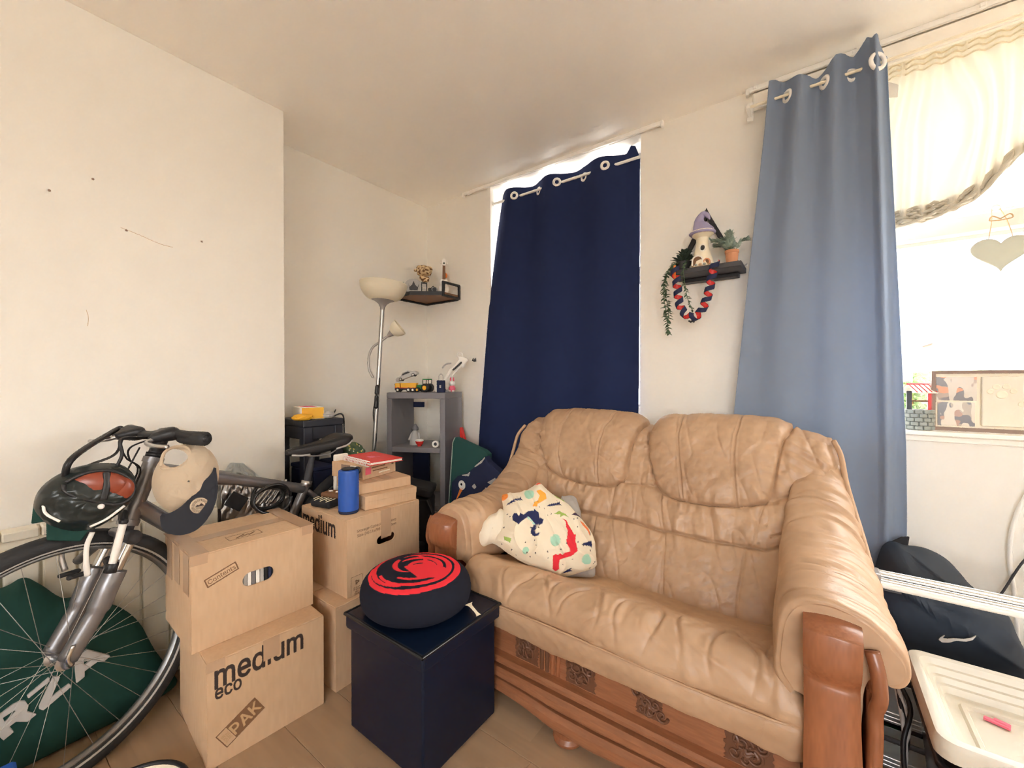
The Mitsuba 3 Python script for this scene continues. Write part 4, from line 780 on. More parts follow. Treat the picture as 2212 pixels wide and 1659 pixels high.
for i in range(4): part(k, 'fold_edge', tube([(-1.925+.002*i, .77+.022*i, .60), (-1.93+.002*i, .855+.016*i, .685)], .005, 8), 'm_alu', True)
part(k, 'patch', put(box(-.035, .035, -.03, .03, 0, .003, .001), frame((-1.918, .700, .635), (.0, .8, -.6), (0, .6, .8))), 'm_black', False, 'black square patch')
part(k, 'back', box(-1.995, -1.985, .655, .93, .002, .60, .003), 'm_grey', False)
solo('plastic_bag', sheet(crinkle((-1.990, .63, .68), (-1.990, .90, .62), (-1.995, .705, .785), (-1.995, .755, .775), 40, 40, .012, 6, 9), .001), 'm_plastic_clear', 'clear plastic bag corner standing behind the bicycle top tube', 'plastic bag', smooth=True)
# things on the floor at the very bottom of the picture
k = thing('round_tray', 'round cream tray with a dark rim on the floor at the lower edge', 'tray')
part(k, 'dish', lathe([(0, .010), (.11, .010), (.128, .020), (.136, .030), (.131, .030), (.11, .004), (0, .002)], 60, (-1.425, .258, 0)), 'm_cream', 30); part(k, 'rim', put(trimesh.creation.torus(.135, .006, 60, 10), frame((-1.425, .258, .030), (1, 0, 0), (0, 1, 0))), 'm_black', True)
k = thing('blue_storage_box', 'corner of a bright blue storage box at the lower left edge', 'box')
part(k, 'body', box(-1.60, -1.462, -.30, .090, .001, .166, .008), 'm_blue', False); part(k, 'lid', box(-1.606, -1.456, -.306, .096, .166, .187, .006), 'm_blue', False)
# ---------------------------------------------------------------- recess: side table, lamp, cube shelf, corner shelf
k = thing('side_table', 'black wooden side table with a low shelf in the recess beside the chimney breast', 'table')
tx0, tx1, ty0, ty1, tz = -2.280, -2.000, 1.020, 1.232, .938
part(k, 'top', box(tx0, tx1, ty0, ty1, tz-.034, tz, .003), 'm_blackwood', False)
for x0, y0, x1, y1 in ((tx0+.01, ty0+.016, tx1-.006, ty0+.03), (tx0+.01, ty1-.03, tx1-.006, ty1-.016), (tx1-.026, ty0+.01, tx1-.012, ty1-.01), (tx0+.012, ty0+.01, tx0+.026, ty1-.01)):
    part(k, 'apron', box(x0, x1, y0, y1, tz-.098, tz-.035, .002), 'm_blackwood', False)
for x in (tx0+.001, tx1-.046):
    for y in (ty0+.002, ty1-.047): part(k, 'leg', box(x, x+.045, y, y+.045, 0, tz-.0345, .003), 'm_blackwood', False)
part(k, 'shelf', box(tx0+.006, tx1-.004, ty0+.004, ty1-.004, .40, .42, .002), 'm_blackwood', False)
k = thing('storage_crate', 'dark navy storage crate on the low shelf of the black side table', 'box')
part(k, 'body', box(tx0+.05, tx1-.004, ty0+.05, ty1-.05, .4205, .68, .006), 'm_navy', False); part(k, 'lid', box(tx0+.046, tx1+.002, ty0+.048, ty1-.048, .68, .70, .005), 'm_navy', False)
k = thing('navy_chest', 'dark navy chest standing beside the black side table under the saddle', 'chest')
part(k, 'body', box(-2.26, -1.965, 1.242, 1.36, .0, .66, .006), 'm_navy', False); part(k, 'lid', box(-2.262, -1.955, 1.24, 1.362, .66, .69, .006), 'm_navy', False)
def floral(p, n, uv):
    d, e, c = voronoi(p.y*55+p.x*20, p.z*60)
    base = mix((.05, .09, .05), (.10, .16, .09), noise(p.y*90, p.z*90))
    base = mix(base, (.62, .55, .16), dr.select((d < .24) & (c > .62), 1.0, 0.0)); return mix(base, (.7, .66, .56), dr.select((d < .20) & (c < .3), 1.0, 0.0))
mat('m_floral', two(P_(proc(floral), .8)))
k = thing('floral_cloth', 'green floral cloth bundled on the navy chest below the saddle', 'cloth')
b_ = ball((0, 0, 0), 1, 4); b_.vertices = b_.vertices*A([.075, .055, .05])*(1+.35*(meshkit.fbm(b_.vertices*2.2, 3, 4)-.5))[:, None]+A([-2.02, 1.30, .745]); b_.vertices[:, 2] = np.maximum(b_.vertices[:, 2], .691)
part(k, 'folds', b_, 'm_floral', True)
solo('gift_bag', box(-1.742, -1.722, 1.02, 1.085, .607, .80, .004), 'm_paper', 'upright cream paper bag edge between saddle and printed parcel', 'paper bag', smooth=False)
# on the side table
k = thing('board_game_box', 'pale game box with a yellow end on the black side table', 'box')
part(k, 'body', put(box(-.075, .075, -.055, .055, 0, .060, .002), rotz(-12, (-2.115, 1.105, tz+.001))), 'm_paper', False)
part(k, 'end_panel', put(box(.075, .0762, -.052, .052, .002, .058, .0004), rotz(-12, (-2.115, 1.105, tz+.001))), 'm_yellow', False)
part(k, 'lid_print', put(cat(*[box(-.06+.028*i, -.04+.028*i, -.04+.02*(i % 2), .03, .060, .0606, 0) for i in range(4)]), rotz(-12, (-2.115, 1.105, tz+.001))), 'm_pink', False)
pz = tz+.001
k = thing('yellow_bag', 'crumpled yellow bag at the front of the black side table', 'bag')
b_ = ball((0, 0, 0), 1, 4); b_.vertices = b_.vertices*A([.036, .050, .017])*(1+.4*(meshkit.fbm(b_.vertices*2.6, 3, 14)-.5))[:, None]+A([-2.030, 1.030, pz+.014]); b_.vertices[:, 2] = np.maximum(b_.vertices[:, 2], pz+.0002)
b_.vertices[:, 1] = np.maximum(b_.vertices[:, 1], .955)
part(k, 'folds', b_, 'm_yellow', True)
k = thing('grey_cloth', 'small grey cloth folded on the black side table by the yellow box', 'cloth')
b_ = ball((0, 0, 0), 1, 4); b_.vertices = b_.vertices*A([.035, .045, .020])*(1+.4*(meshkit.fbm(b_.vertices*3, 3, 24)-.5))[:, None]+A([-2.055, 1.165, pz+.016]); b_.vertices[:, 2] = np.maximum(b_.vertices[:, 2], pz+.0002)
part(k, 'folds', b_, 'm_grey_light', True)
solo('black_cable', tube(spline([(-2.06, 1.195, pz+.004), (-2.05, 1.205, pz+.02), (-2.045, 1.215, pz+.042)], 6), .003, 8), 'm_black', 'short black cable end sticking up on the side table', 'cable', smooth=True)
solo('camera_strap', tube(spline([(-2.04, 1.20, pz+.008), (-2.02, 1.228, pz+.020), (-2.015, 1.242, pz-.002), (-2.015, 1.244, pz-.06), (-2.012, 1.243, pz-.13)], 8), .011, 8, flat=.35), 'm_black', 'black strap hanging over the right end of the side table', 'strap', smooth=True)
# floor lamp
k = thing('floor_lamp', 'silver uplighter floor lamp with a cream bowl and a small reading arm', 'lamp')
p0, p1 = A([-2.005, 1.372, .03]), A([-1.943, 1.434, 1.53]); ld = (p1-p0)/np.linalg.norm(p1-p0)
part(k, 'base', lathe([(0, 0), (.108, 0), (.112, .006), (.108, .016), (.04, .026), (.016, .034), (0, .034)], 48, (-2.006, 1.371, 0)), 'm_lampgrey', 30)
part(k, 'pole', tube([p0, p0+(p1-p0)*.5, p1], .0115, 16), 'm_steel', True)
for t in (.33, .66): part(k, 'joint', cyl(p0+(p1-p0)*(t-.004), p0+(p1-p0)*(t+.004), .013, n=16), 'm_lampgrey', True)
Ml = frame(p1, np.cross((0, 1, 0), ld), np.cross(ld, np.cross((0, 1, 0), ld)))
part(k, 'cup', put(lathe([(0, 0), (.012, .0), (.014, .015), (.024, .032), (.045, .047), (.062, .053), (.055, .055), (0, .05)], 36), Ml), 'm_lampgrey', 30)
bp_ = spline([(.052, .050), (.085, .062), (.108, .085), (.122, .115), (.129, .146)], 8)
part(k, 'lamp_shade', put(lathe(np.vstack([bp_, [(.127, .149)], (bp_-A([.004, -.003]))[::-1]]), 56), Ml), 'm_opal', 30, 'cream bowl shade')
arm = spline([(-1.982, 1.400, 1.150), (-2.000, 1.388, 1.20), (-2.002, 1.388, 1.265), (-1.985, 1.400, 1.318), (-1.950, 1.426, 1.352), (-1.912, 1.455, 1.388)], 10)
part(k, 'reading_arm', tube(arm, .0065, 10), 'm_lampgrey', True)
sd2 = arm[-1]-arm[-4]; sd2 /= np.linalg.norm(sd2)
Mr = frame(arm[-1], np.cross((0, 1, 0), sd2), np.cross(sd2, np.cross((0, 1, 0), sd2)))
part(k, 'reading_socket', put(lathe([(0, -.01), (.009, -.01), (.012, 0), (.017, .014), (.020, .024), (0, .024)], 24), Mr), 'm_lampgrey', 30)
part(k, 'reading_shade', put(lathe([(.018, .020), (.034, .034), (.045, .055), (.048, .078), (.0455, .078), (.042, .056), (.032, .036), (.016, .022)], 36), Mr), 'm_opal', 30, 'small pale glass shade')
ax_ = lambda z, dx=0, dy=0: p0+(p1-p0)*((z-.03)/1.5)+A([dx+.010, dy-.012, 0])
t_ = np.linspace(0, 1, 60); part(k, 'cord', tube(A([ax_(1.15-1.1*t, .012*math.sin(t*22), .012*math.cos(t*22)) for t in t_]), .0032, 8), 'm_black', True, 'black twisted cord')
for z0, z1 in ((1.102, 1.066), (1.045, .99)): part(k, 'switch', hullballs([(*ax_(z0), .010), (*ax_(z1), .012)]), 'm_black', True)
# grey open cube shelf
cf, ct, cb = A([-2.10, 1.58, 0]), A([.906, .423, 0]), A([-.423, .906, 0]); ct /= np.linalg.norm(ct); cb /= np.linalg.norm(cb)
CW, CD, CZ = .375, .322, 1.062
Mc = frame(cf, ct, cb)
k = thing('cube_shelf', 'grey open cube shelf unit standing in the corner with toys on top', 'shelf')
for s in (0, CW-.032): part(k, 'side_panel', put(box(s, s+.032, 0, CD, 0, CZ-.0365, .002), Mc), 'm_greywood', False)
part(k, 'top_panel', put(box(0, CW, 0, CD, CZ-.036, CZ, .002), Mc), 'm_greywood', False)
for z in (.715, .37, .03): part(k, 'shelf_board', put(box(.0325, CW-.0325, .002, CD, z-.015, z+.015, .002), Mc), 'm_greywood', False)
part(k, 'stretcher', put(box(.0325, .11, CD-.012, CD-.002, .955, .99, .001), Mc), 'm_navy', False, 'dark catch plate at the back')
part(k, 'lower_back', put(box(.0325, .15, CD-.02, CD-.002, .386, .699, .001), Mc), 'm_navy', False)
CS = lambda s, q, z: cf+ct*s+cb*q+A([0, 0, z])
MC = lambda s, q, z, a=0.0: Mc@rotz(a, (s, q, z))
zt = CZ+.0006
# toys on the cube shelf
k = thing('toy_truck', 'yellow toy tipper truck on the cube shelf under the silver toy car', 'toy truck')
M = MC(.078, .115, zt, 8)
part(k, 'chassis', put(box(-.072, .066, -.024, .024, .014, .026, .003), M), 'm_black', False); part(k, 'body', put(trimesh.convex.convex_hull(A([(x*(1 if z < .04 else 1.08), y*(1 if z < .04 else 1.12), z) for x in (-.03, .062) for y in (-.024, .024) for z in (.028, .058)])), M), 'm_yellow', False)
part(k, 'cab', put(rbox(-.072, -.036, -.023, .023, .026, .056, .006, 8), M), 'm_yellow', 30); part(k, 'window', put(box(-.0735, -.066, -.019, .019, .042, .054, .001), M), 'm_black', False); part(k, 'trim', put(box(-.07, .06, -.0245, .0245, .024, .029, .001), M), 'm_red', False)
for x in (-.05, .018, .046):
    for y in (-.026, .026): part(k, 'wheel', put(lathe([(0, -.006), (.010, -.006), (.014, -.003), (.014, .003), (.010, .006), (0, .006)], 20), M@frame((x, y, .0142), (1, 0, 0), (0, 0, 1))), 'm_rubber', 30)
    part(k, 'hubcap', put(lathe([(0, .0072), (.007, .0066), (.008, .004)], 16), M@frame((x, -.026, .0142), (1, 0, 0), (0, 0, 1))), 'm_white', 30)
k = thing('toy_car', 'silver toy saloon car balanced on the yellow toy truck', 'toy car')
tl = math.radians(-20); M = MC(.088, .11, zt+.0885, 6)@frame((0, 0, 0), (math.cos(tl), 0, -math.sin(tl)), (0, 1, 0))
sp = [(-.07, .004), (-.07, .014), (-.062, .020), (-.034, .023), (-.018, .038), (.020, .040), (.040, .026), (.062, .022), (.068, .014), (.068, .004)]
part(k, 'body', put(extr(sg.Polygon(sp).buffer(.002), .042, frame((0, .021, 0), (1, 0, 0), (0, 0, 1))), M), 'm_grey_light', 20)
part(k, 'windows', put(extr(sg.Polygon([(-.028, .0245), (-.016, .035), (.018, .037), (.033, .026)]), .0434, frame((0, .0217, 0), (1, 0, 0), (0, 0, 1))), M), 'm_black', False)
for x in (-.042, .044):
    for y in (-.020, .020): part(k, 'wheel', put(lathe([(0, -.004), (.009, -.004), (.011, 0), (.009, .004), (0, .004)], 20), M@frame((x, y, .006), (1, 0, 0), (0, 0, 1))), 'm_black', 30)
    part(k, 'hubcap', put(lathe([(0, .0052), (.006, .0046), (.0065, .003)], 16), M@frame((x, -.021, .006), (1, 0, 0), (0, 0, 1))), 'm_chrome', 30)
k = thing('toy_tractor', 'dark green toy tractor on the cube shelf next to the yellow toy truck', 'toy tractor')
M = MC(.190, .125, zt, -8)
part(k, 'bonnet', put(rbox(-.045, .005, -.016, .016, .018, .046, .005, 8), M), 'm_green', 30); part(k, 'cab_roof', put(rbox(.0, .046, -.024, .024, .076, .084, .003, 8), M), 'm_green', 30)
for x in (.003, .042):
    for y in (-.02, .02): part(k, 'cab_post', put(cyl((x, y, .04), (x, y, .078), .0024, n=8), M), 'm_black', True)
part(k, 'seat', put(rbox(.012, .04, -.018, .018, .03, .05, .004, 8), M), 'm_black', 30)
for x, r, w in ((-.03, .015, .009), (.025, .027, .013)):
    for y in (-1, 1):
        part(k, 'wheel', put(lathe([(0, -w), (r*.8, -w), (r, -w*.6), (r, w*.6), (r*.8, w), (0, w)], 24), M@frame((x, y*.027, r+.0004), (1, 0, 0), (0, 0, 1))), 'm_rubber', 30)
        part(k, 'hubcap', put(lathe([(0, w+.001), (r*.5, w+.001), (r*.55, w-.002)], 20), M@frame((x, y*.027, r), (1, 0, 0), (0, 0, 1 if y < 0 else -1))), 'm_yellow', 30)
k = thing('toy_crane', 'white plastic toy crane arm tilted up on the cube shelf', 'toy')
b0, b1 = A([.30, .14, zt]), A([.372, .20, zt+.225])
P_m = lambda *a: (Mc@A([*a, 1.]))[:3]
part(k, 'foot', put(rbox(.27, .335, .10, .17, zt, zt+.03, .008, 8), Mc), 'm_white', 30)
e0, e1, e2 = A([.298, .135, zt+.03]), A([.345, .15, zt+.12]), A([.43, .17, zt+.215])
part(k, 'lower_arm', put(hullballs([(*e0, .014), (*e1, .011)]), Mc), 'm_white', True); part(k, 'boom', put(cat(hullballs([(*e1, .012), (*e2, .010)]), hullballs([(*(e1+A([.02, 0, -.02])), .006), (*(e2+A([.012, 0, -.022])), .006)])), Mc), 'm_white', True)
part(k, 'head', put(hullballs([(*(e2+A([-.02, 0, .0])), .013), (*(e2+A([.022, 0, -.012])), .012), (*(e2+A([.0, 0, -.052])), .009)]), Mc), 'm_white', True)
part(k, 'grille', put(hullballs([(*(e1+A([.035, -.013, .02])), .006), (*(e2+A([-.006, -.013, -.03])), .006)]), Mc), 'm_charcoal', True)
part(k, 'lever', put(tube(spline([e1+A([-.04, -.01, .03]), e1+A([-.015, -.012, .055]), e1+A([.02, -.012, .06])], 6), .005, 8), Mc), 'm_grey_light', True)
part(k, 'ring', put(trimesh.creation.torus(.017, .004), Mc@frame(e2+A([-.018, -.004, .018]), (1, 0, 0), (0, 0, 1))), 'm_white', True)
k = thing('navy_gift_bag', 'tiny navy gift bag with a cord handle on the cube shelf', 'bag')
M = MC(.327, .06, zt, -6)
part(k, 'body', put(box(-.024, .024, -.012, .012, 0, .074, .002), M), 'm_navy', False); part(k, 'handle', put(tube(spline([(-.014, 0, .073), (-.013, 0, .10), (0, 0, .112), (.013, 0, .10), (.014, 0, .073)], 8), .0022, 8), M), 'm_grey_light', True); part(k, 'motif', put(box(-.004, .006, -.0126, -.012, .028, .044, 0), M), 'm_grey_light', False)
k = thing('pink_figurine', 'small pink and white toy rabbit at the right end of the cube shelf', 'toy')
M = MC(.352, .19, zt)
part(k, 'body', put(ball((0, 0, .022), .022, 3, (1, .8, 1)), M), 'm_pink', True); part(k, 'head', put(ball((0, -.004, .055), .019, 3, (1.1, .9, .9)), M), 'm_white', True)
for s in (-1, 1): part(k, 'ear', put(ball((.010*s, 0, .080), .006, 2, (.9, .6, 2.4)), M), 'm_pink', True); part(k, 'foot', put(ball((.012*s, -.014, .006), .0085, 2, (1, 1.3, .65)), M), 'm_white', True)
k = thing('grey_toy_part', 'little grey plastic toy piece lying in front of the navy gift bag', 'toy')
part(k, 'piece', put(cat(rbox(-.015, .012, -.008, .008, 0, .012, .003, 8), cyl((-.006, 0, .011), (-.006, 0, .022), .004)), MC(.352, .09, zt, 20)), 'm_grey', 30)
k = thing('wall_hook', 'small dark wall hook above the right side of the cube shelf', 'hook')
part(k, 'plate', box(-1.835, -1.812, 2.073, 2.0795, 1.262, 1.270, .001), 'm_charcoal', False)
for x in (-1.834, -1.815): part(k, 'prong', tube(spline([(x, 2.074, 1.284), (x+.002, 2.062, 1.270), (x+.008, 2.060, 1.268), (x+.011, 2.064, 1.276)], 6), .003, 8), 'm_charcoal', True)
# in the open cube
zs = .7306
k = thing('grey_figurine', 'grey stone figurine with a hood standing inside the cube shelf', 'figurine')
M = MC(.135, .115, zs)
part(k, 'body', put(lathe([(0, 0), (.034, 0), (.036, .006), (.031, .04), (.024, .072), (.017, .088), (0, .09)], 28), M), 'm_grey_light', 30); part(k, 'head', put(ball((0, -.003, .098), .017, 3), M), 'm_grey_light', True); part(k, 'hood', put(lathe([(.021, .092), (.022, .10), (.015, .116), (.005, .130), (0, .132)], 24), M), 'm_grey', 30)
for s in (-1, 1): part(k, 'arm', put(hullballs([(.023*s, 0, .07, .008), (.036*s, -.014, .034, .007)]), M), 'm_grey_light', True)
k = thing('candle_pot', 'small red and white pot inside the cube shelf', 'pot')
M = MC(.185, .065, zs)
part(k, 'body', put(lathe([(0, 0), (.012, 0), (.014, .008), (.022, .016), (.026, .032), (0, .032)], 28), M), 'm_red', 30); part(k, 'filling', put(lathe([(.026, .032), (.027, .037), (.018, .043), (0, .045)], 28), M), 'm_white', 30)
k = thing('tape_roll', 'white ribbon roll on edge at the front of the cube shelf', 'roll')
M = MC(.305, .03, zs)@frame((0, 0, .0215), (1, 0, 0), (0, 0, 1))
part(k, 'rim', put(lathe([(.011, -.009), (.021, -.009), (.021, .009), (.011, .009), (.011, -.009)], 32), M), 'm_white', 30); part(k, 'core', put(lathe([(0, -.006), (.0105, -.006), (.0105, .006), (0, .006)], 24), M), 'm_charcoal', 30)
# corner shelf
k = thing('corner_shelf', 'dark brown corner shelf with a square end frame high in the corner', 'shelf')
sp = sg.Polygon([(XL+.002, YW-.002), (-1.962, YW-.002), (-1.962, 1.915), (-2.13, 1.79), (XL+.002, 1.79)])
part(k, 'board', extr(sp, .022, frame((0, 0, 1.697), (1, 0, 0), (0, 1, 0))), 'm_brown', False)
part(k, 'black_strip', cat(box(XL+.001, XL+.014, 1.80, YW-.002, 1.684, 1.697, .002), box(XL+.014, -1.97, YW-.015, YW-.002, 1.684, 1.697, .002)), 'm_black', False)  # black strips below the board along both walls
part(k, 'edge_trim', cat(extr(sg.LineString([(XL+.002, 1.788), (-2.13, 1.788), (-1.962, 1.913)]).buffer(.003, cap_style=2), .024, frame((0, 0, 1.696), (1, 0, 0), (0, 1, 0)))), 'm_black', False)
for y in (1.912, YW-.018): part(k, 'frame_post', box(-1.967, -1.952, y, y+.015, 1.690, 1.790, .002), 'm_black', False)
for z in (1.690, 1.776): part(k, 'frame_bar', box(-1.967, -1.952, 1.927, YW-.018, z, z+.014, .002), 'm_black', False)
zc = 1.7195
ex, ey = A([.66, .75, 0]), A([-.75, .66, 0])
MK = lambda x, y, z=zc: frame((x, y, z), ex, ey)
k = thing('crown_ornament', 'grey round ornament with a dark crown emblem on the corner shelf', 'ornament')
part(k, 'block', put(extr(sg.LineString([(-.01, 0), (.01, 0)]).buffer(.048, 24), .045, frame((0, .02, .048), (1, 0, 0), (0, 0, 1))), MK(-2.182, 1.862)), 'm_grey_light', 20)
cr_ = sg.Polygon([(-.036, .022), (-.026, -.006), (-.010, .010), (0, .036), (.010, .010), (.026, -.006), (.036, .022), (.026, -.026), (-.026, -.026)])
part(k, 'emblem', put(extr(cr_, .004, frame((0, -.0245, .048), (1, 0, 0), (0, 0, 1))), MK(-2.182, 1.862)), 'm_charcoal', False)
k = thing('carved_head', 'brown patterned carved head on a little black stand on the corner shelf', 'ornament')
M = MK(-2.120, 1.900)
def headfn(p, n, uv):
    d = noise(p.x*120, p.y*120, p.z*95); return mix((.62, .46, .27), (.16, .07, .025), smoothstep(.52, .6, d))
mat('m_carved', two(P_(proc(headfn), .6)))
part(k, 'stand', put(cat(box(-.022, .022, -.015, .015, 0, .008, .002), box(-.020, -.014, -.004, .004, .008, .078, .001), box(.014, .020, -.004, .004, .008, .078, .001), box(-.02, .02, -.004, .004, .070, .078, .001)), M), 'm_black', False)
part(k, 'plate', put(cat(box(-.012, .014, -.006, -.003, .042, .068, .001), box(-.012, .014, -.006, -.003, .014, .036, .001)), M), 'm_grey_light', False)
part(k, 'skull', put(hullballs([(-.030, 0, .170, .022), (.034, 0, .166, .022), (.0, .02, .176, .024), (-.034, 0, .138, .014), (.032, 0, .140, .016), (0, -.02, .15, .024)]), M), 'm_carved', True); part(k, 'jaw', put(hullballs([(-.018, -.004, .112, .014), (.022, -.004, .104, .013), (-.004, -.012, .088, .012), (.020, -.004, .090, .011)]), M), 'm_carved', True)
part(k, 'ear', put(ball((-.058, 0, .156), .010, 2), M), 'm_carved', True)
k = thing('camera_model', 'small black camera ornament on the corner shelf in front of the toy guitar', 'ornament')
M = MK(-2.062, 1.925)
part(k, 'body', put(rbox(-.032, .030, -.014, .014, 0, .036, .006, 8), M), 'm_black', 30); part(k, 'lens', put(lathe([(.008, -.02), (.017, -.02), (.019, -.016), (.019, .02), (0, .02)], 28), M@frame((.008, -.02, .020), (1, 0, 0), (0, 0, 1))), 'm_black', 30); part(k, 'lens_ring', put(trimesh.creation.torus(.0165, .002), M@frame((.008, -.041, .020), (1, 0, 0), (0, 0, 1))), 'm_grey_light', True); part(k, 'finder', put(hullballs([(-.008, 0, .036, .006), (.014, 0, .036, .006), (.003, 0, .046, .006)]), M), 'm_black', True)
k = thing('toy_guitar', 'small white toy guitar with a brown neck leaning on the corner shelf', 'toy guitar')
M = MK(-2.010, 1.985, zc)@frame((0, 0, .002), (1, 0, 0), (0, .992, .12))@frame((0, 0, 0), (1, 0, 0), (0, -.12, .992)) if False else MK(-2.012, 1.978, zc)
bd = so.unary_union([circ(0, .034, .033), circ(0, .076, .027), sg.box(-.018, .03, .018, .085)]).buffer(.006).buffer(-.006)
F_ = lambda w: M@frame((0, w, 0), (1, 0, 0), (0, 0, 1))
part(k, 'body', put(extr(bd, .022), F_(.011)), 'm_white', 20); part(k, 'sound_hole', put(extr(circ(0, .070, .011), .002), F_(-.0115)), 'm_leaf_dark', False); part(k, 'pickguard', put(extr(so.unary_union([sg.box(-.007, .02, .007, .066), circ(-.004, .058, .012)]), .0016), F_(-.0112)), 'm_leaf_dark', False)
part(k, 'neck', put(extr(sg.Polygon([(-.011, .095), (.011, .095), (.0085, .190), (-.0085, .190)]), .010), F_(-.002)), 'm_brown', False); part(k, 'headstock', put(extr(sg.Polygon([(-.010, .190), (.010, .190), (.014, .215), (.008, .236), (-.008, .236), (-.014, .215)]), .009), F_(-.002)), 'm_white', False)
for s in (-1, 1):
    for z in (.205, .222): part(k, 'peg', put(ball((.021*s, -.006, z), .0045, 2), M), 'm_white', True)
part(k, 'headstock_mark', put(extr(sg.Polygon([(-.007, .205), (0, .213), (.007, .205), (.004, .199), (-.004, .199)]), .001), F_(-.0112)), 'm_leaf_dark', False)
solo('orange_disc', put(lathe([(0, 0), (.018, 0), (.020, .004), (.018, .008), (0, .008)], 28), frame((-2.088, YW-.012, 1.872), (1, 0, 0), (0, 0, 1))), 'm_orange', 'small orange disc on the wall behind the toy guitar neck', 'ornament', smooth=30)
k = thing('succulent', 'tiny green succulent peeping over the floor lamp bowl on the corner shelf', 'plant')
part(k, 'pot', lathe([(0, 0), (.018, 0), (.023, .04), (.019, .042), (0, .04)], 20, (-2.245, 1.822, zc)), 'm_stone', 30)
for i in range(12):
    a = i*2.4; r = .006+.0016*i; part(k, 'leaf', hullballs([(-2.245+r*.4*math.cos(a), 1.822+r*.4*math.sin(a), zc+.042, .004), (-2.245+r*1.3*math.cos(a), 1.822+r*1.3*math.sin(a), zc+.075-.001*i, .005), (-2.245+r*1.5*math.cos(a), 1.822+r*1.5*math.sin(a), zc+.083-.001*i, .001)], 1), 'm_leaf_pale', True)
# between the boxes and the sofa
k = thing('black_backpack', 'black padded bag slumped between the moving boxes and the cube shelf', 'bag')
M = frame((-1.775, 1.50, .30), (.80, .60, 0), (-.60, .80, 0))
part(k, 'body', put(rbox(-.10, .12, -.07, .07, -.2985, .22, .035), M), 'm_black_matte', 30); part(k, 'flap', put(rbox(-.135, .125, -.085, .085, -.02, .03, .015), M@frame((0, -.01, .255), (.97, 0, -.22), (0, 1, 0))), 'm_black_matte', 30); part(k, 'strap', put(tube(spline([(.10, -.07, .20), (.135, -.09, .12), (.12, -.085, .0), (.10, -.075, -.1)], 8), .014, 8, flat=.35), M), 'm_black', True); part(k, 'pocket', put(rbox(-.07, .09, -.095, -.06, -.24, -.02, .02), M), 'm_black_matte', 30)
k = thing('green_gift_bag', 'flat dark green paper bag standing behind the left sofa arm', 'bag')
gp = sg.Polygon([(0, 0), (.30, 0), (.245, .20), (.04, .34), (-.01, .33)])
part(k, 'panel', extr(sg.Polygon([(-1.787, 0.000), (-1.482, 0.000), (-1.449, 0.727), (-1.482, 0.746), (-1.699, 0.801), (-1.713, 0.769)]), .035, frame((0, 1.794, 0), (1, 0, 0), (0, 0, 1))), 'm_petrol', False); part(k, 'edge', tube([(-1.785, 1.757, .01), (-1.715, 1.757, .771), (-1.698, 1.757, .799)], .003, 8), 'm_leaf_pale', True)
k = thing('snowman_gift_bag', 'navy gift bag with a carrot nosed snowman print behind the left sofa arm', 'bag')
nb = [(-1.677, 0.000), (-1.285, 0.000), (-1.285, 0.636), (-1.397, 0.697), (-1.421, 0.725), (-1.462, 0.697), (-1.490, 0.664), (-1.546, 0.622), (-1.621, 0.594), (-1.667, 0.552)]
part(k, 'panel', extr(sg.Polygon(nb), .04, frame((0, 1.74, 0), (1, 0, 0), (0, 0, 1))), 'm_navy', False)
FB = lambda dn=0.0: frame((0, 1.70-.0008-dn, 0), (1, 0, 0), (0, 0, 1))
part(k, 'print', extr(circ(-1.588, 0.548, .026), .0006, FB()), 'm_white', False, 'white snowman face'); part(k, 'print', extr(sg.Polygon([(-1.600, 0.532), (-1.574, 0.532), (-1.644, 0.436)]), .0006, FB()), 'm_orange', False, 'orange carrot nose'); part(k, 'print', extr(circ(-1.591, 0.551, .007), .0006, FB(.0007)), 'm_black', False)
for P in ([(-1.490, 0.664), (-1.439, 0.703), (-1.421, 0.720), (-1.444, 0.692)], [(-1.397, 0.590), (-1.351, 0.618), (-1.341, 0.608), (-1.379, 0.585)], [(-1.509, 0.552), (-1.495, 0.566), (-1.483, 0.554), (-1.495, 0.543)], [(-1.416, 0.552), (-1.360, 0.566), (-1.416, 0.557)], [(-1.416, 0.538), (-1.351, 0.548), (-1.416, 0.543)], [(-1.584, 0.604), (-1.546, 0.613), (-1.528, 0.627), (-1.537, 0.608)]):
    part(k, 'print', extr(sg.Polygon(P).buffer(.003), .0006, FB()), 'm_grey_light', False)
solo('wrapped_gift', put(rbox(-.022, .022, -.012, .012, 0, .13, .004, 8), frame((-1.842, 2.00, .70), (.9, 0, .35), (0, 1, 0))), 'm_red', 'red wrapped stick standing behind the dark green bag', 'gift', smooth=30)
solo('gift_stand', box(-1.862, -1.765, 1.975, 2.035, 0, .70, .004), 'm_grey', 'grey box behind the dark green bag carrying the red stick', 'box', smooth=False)
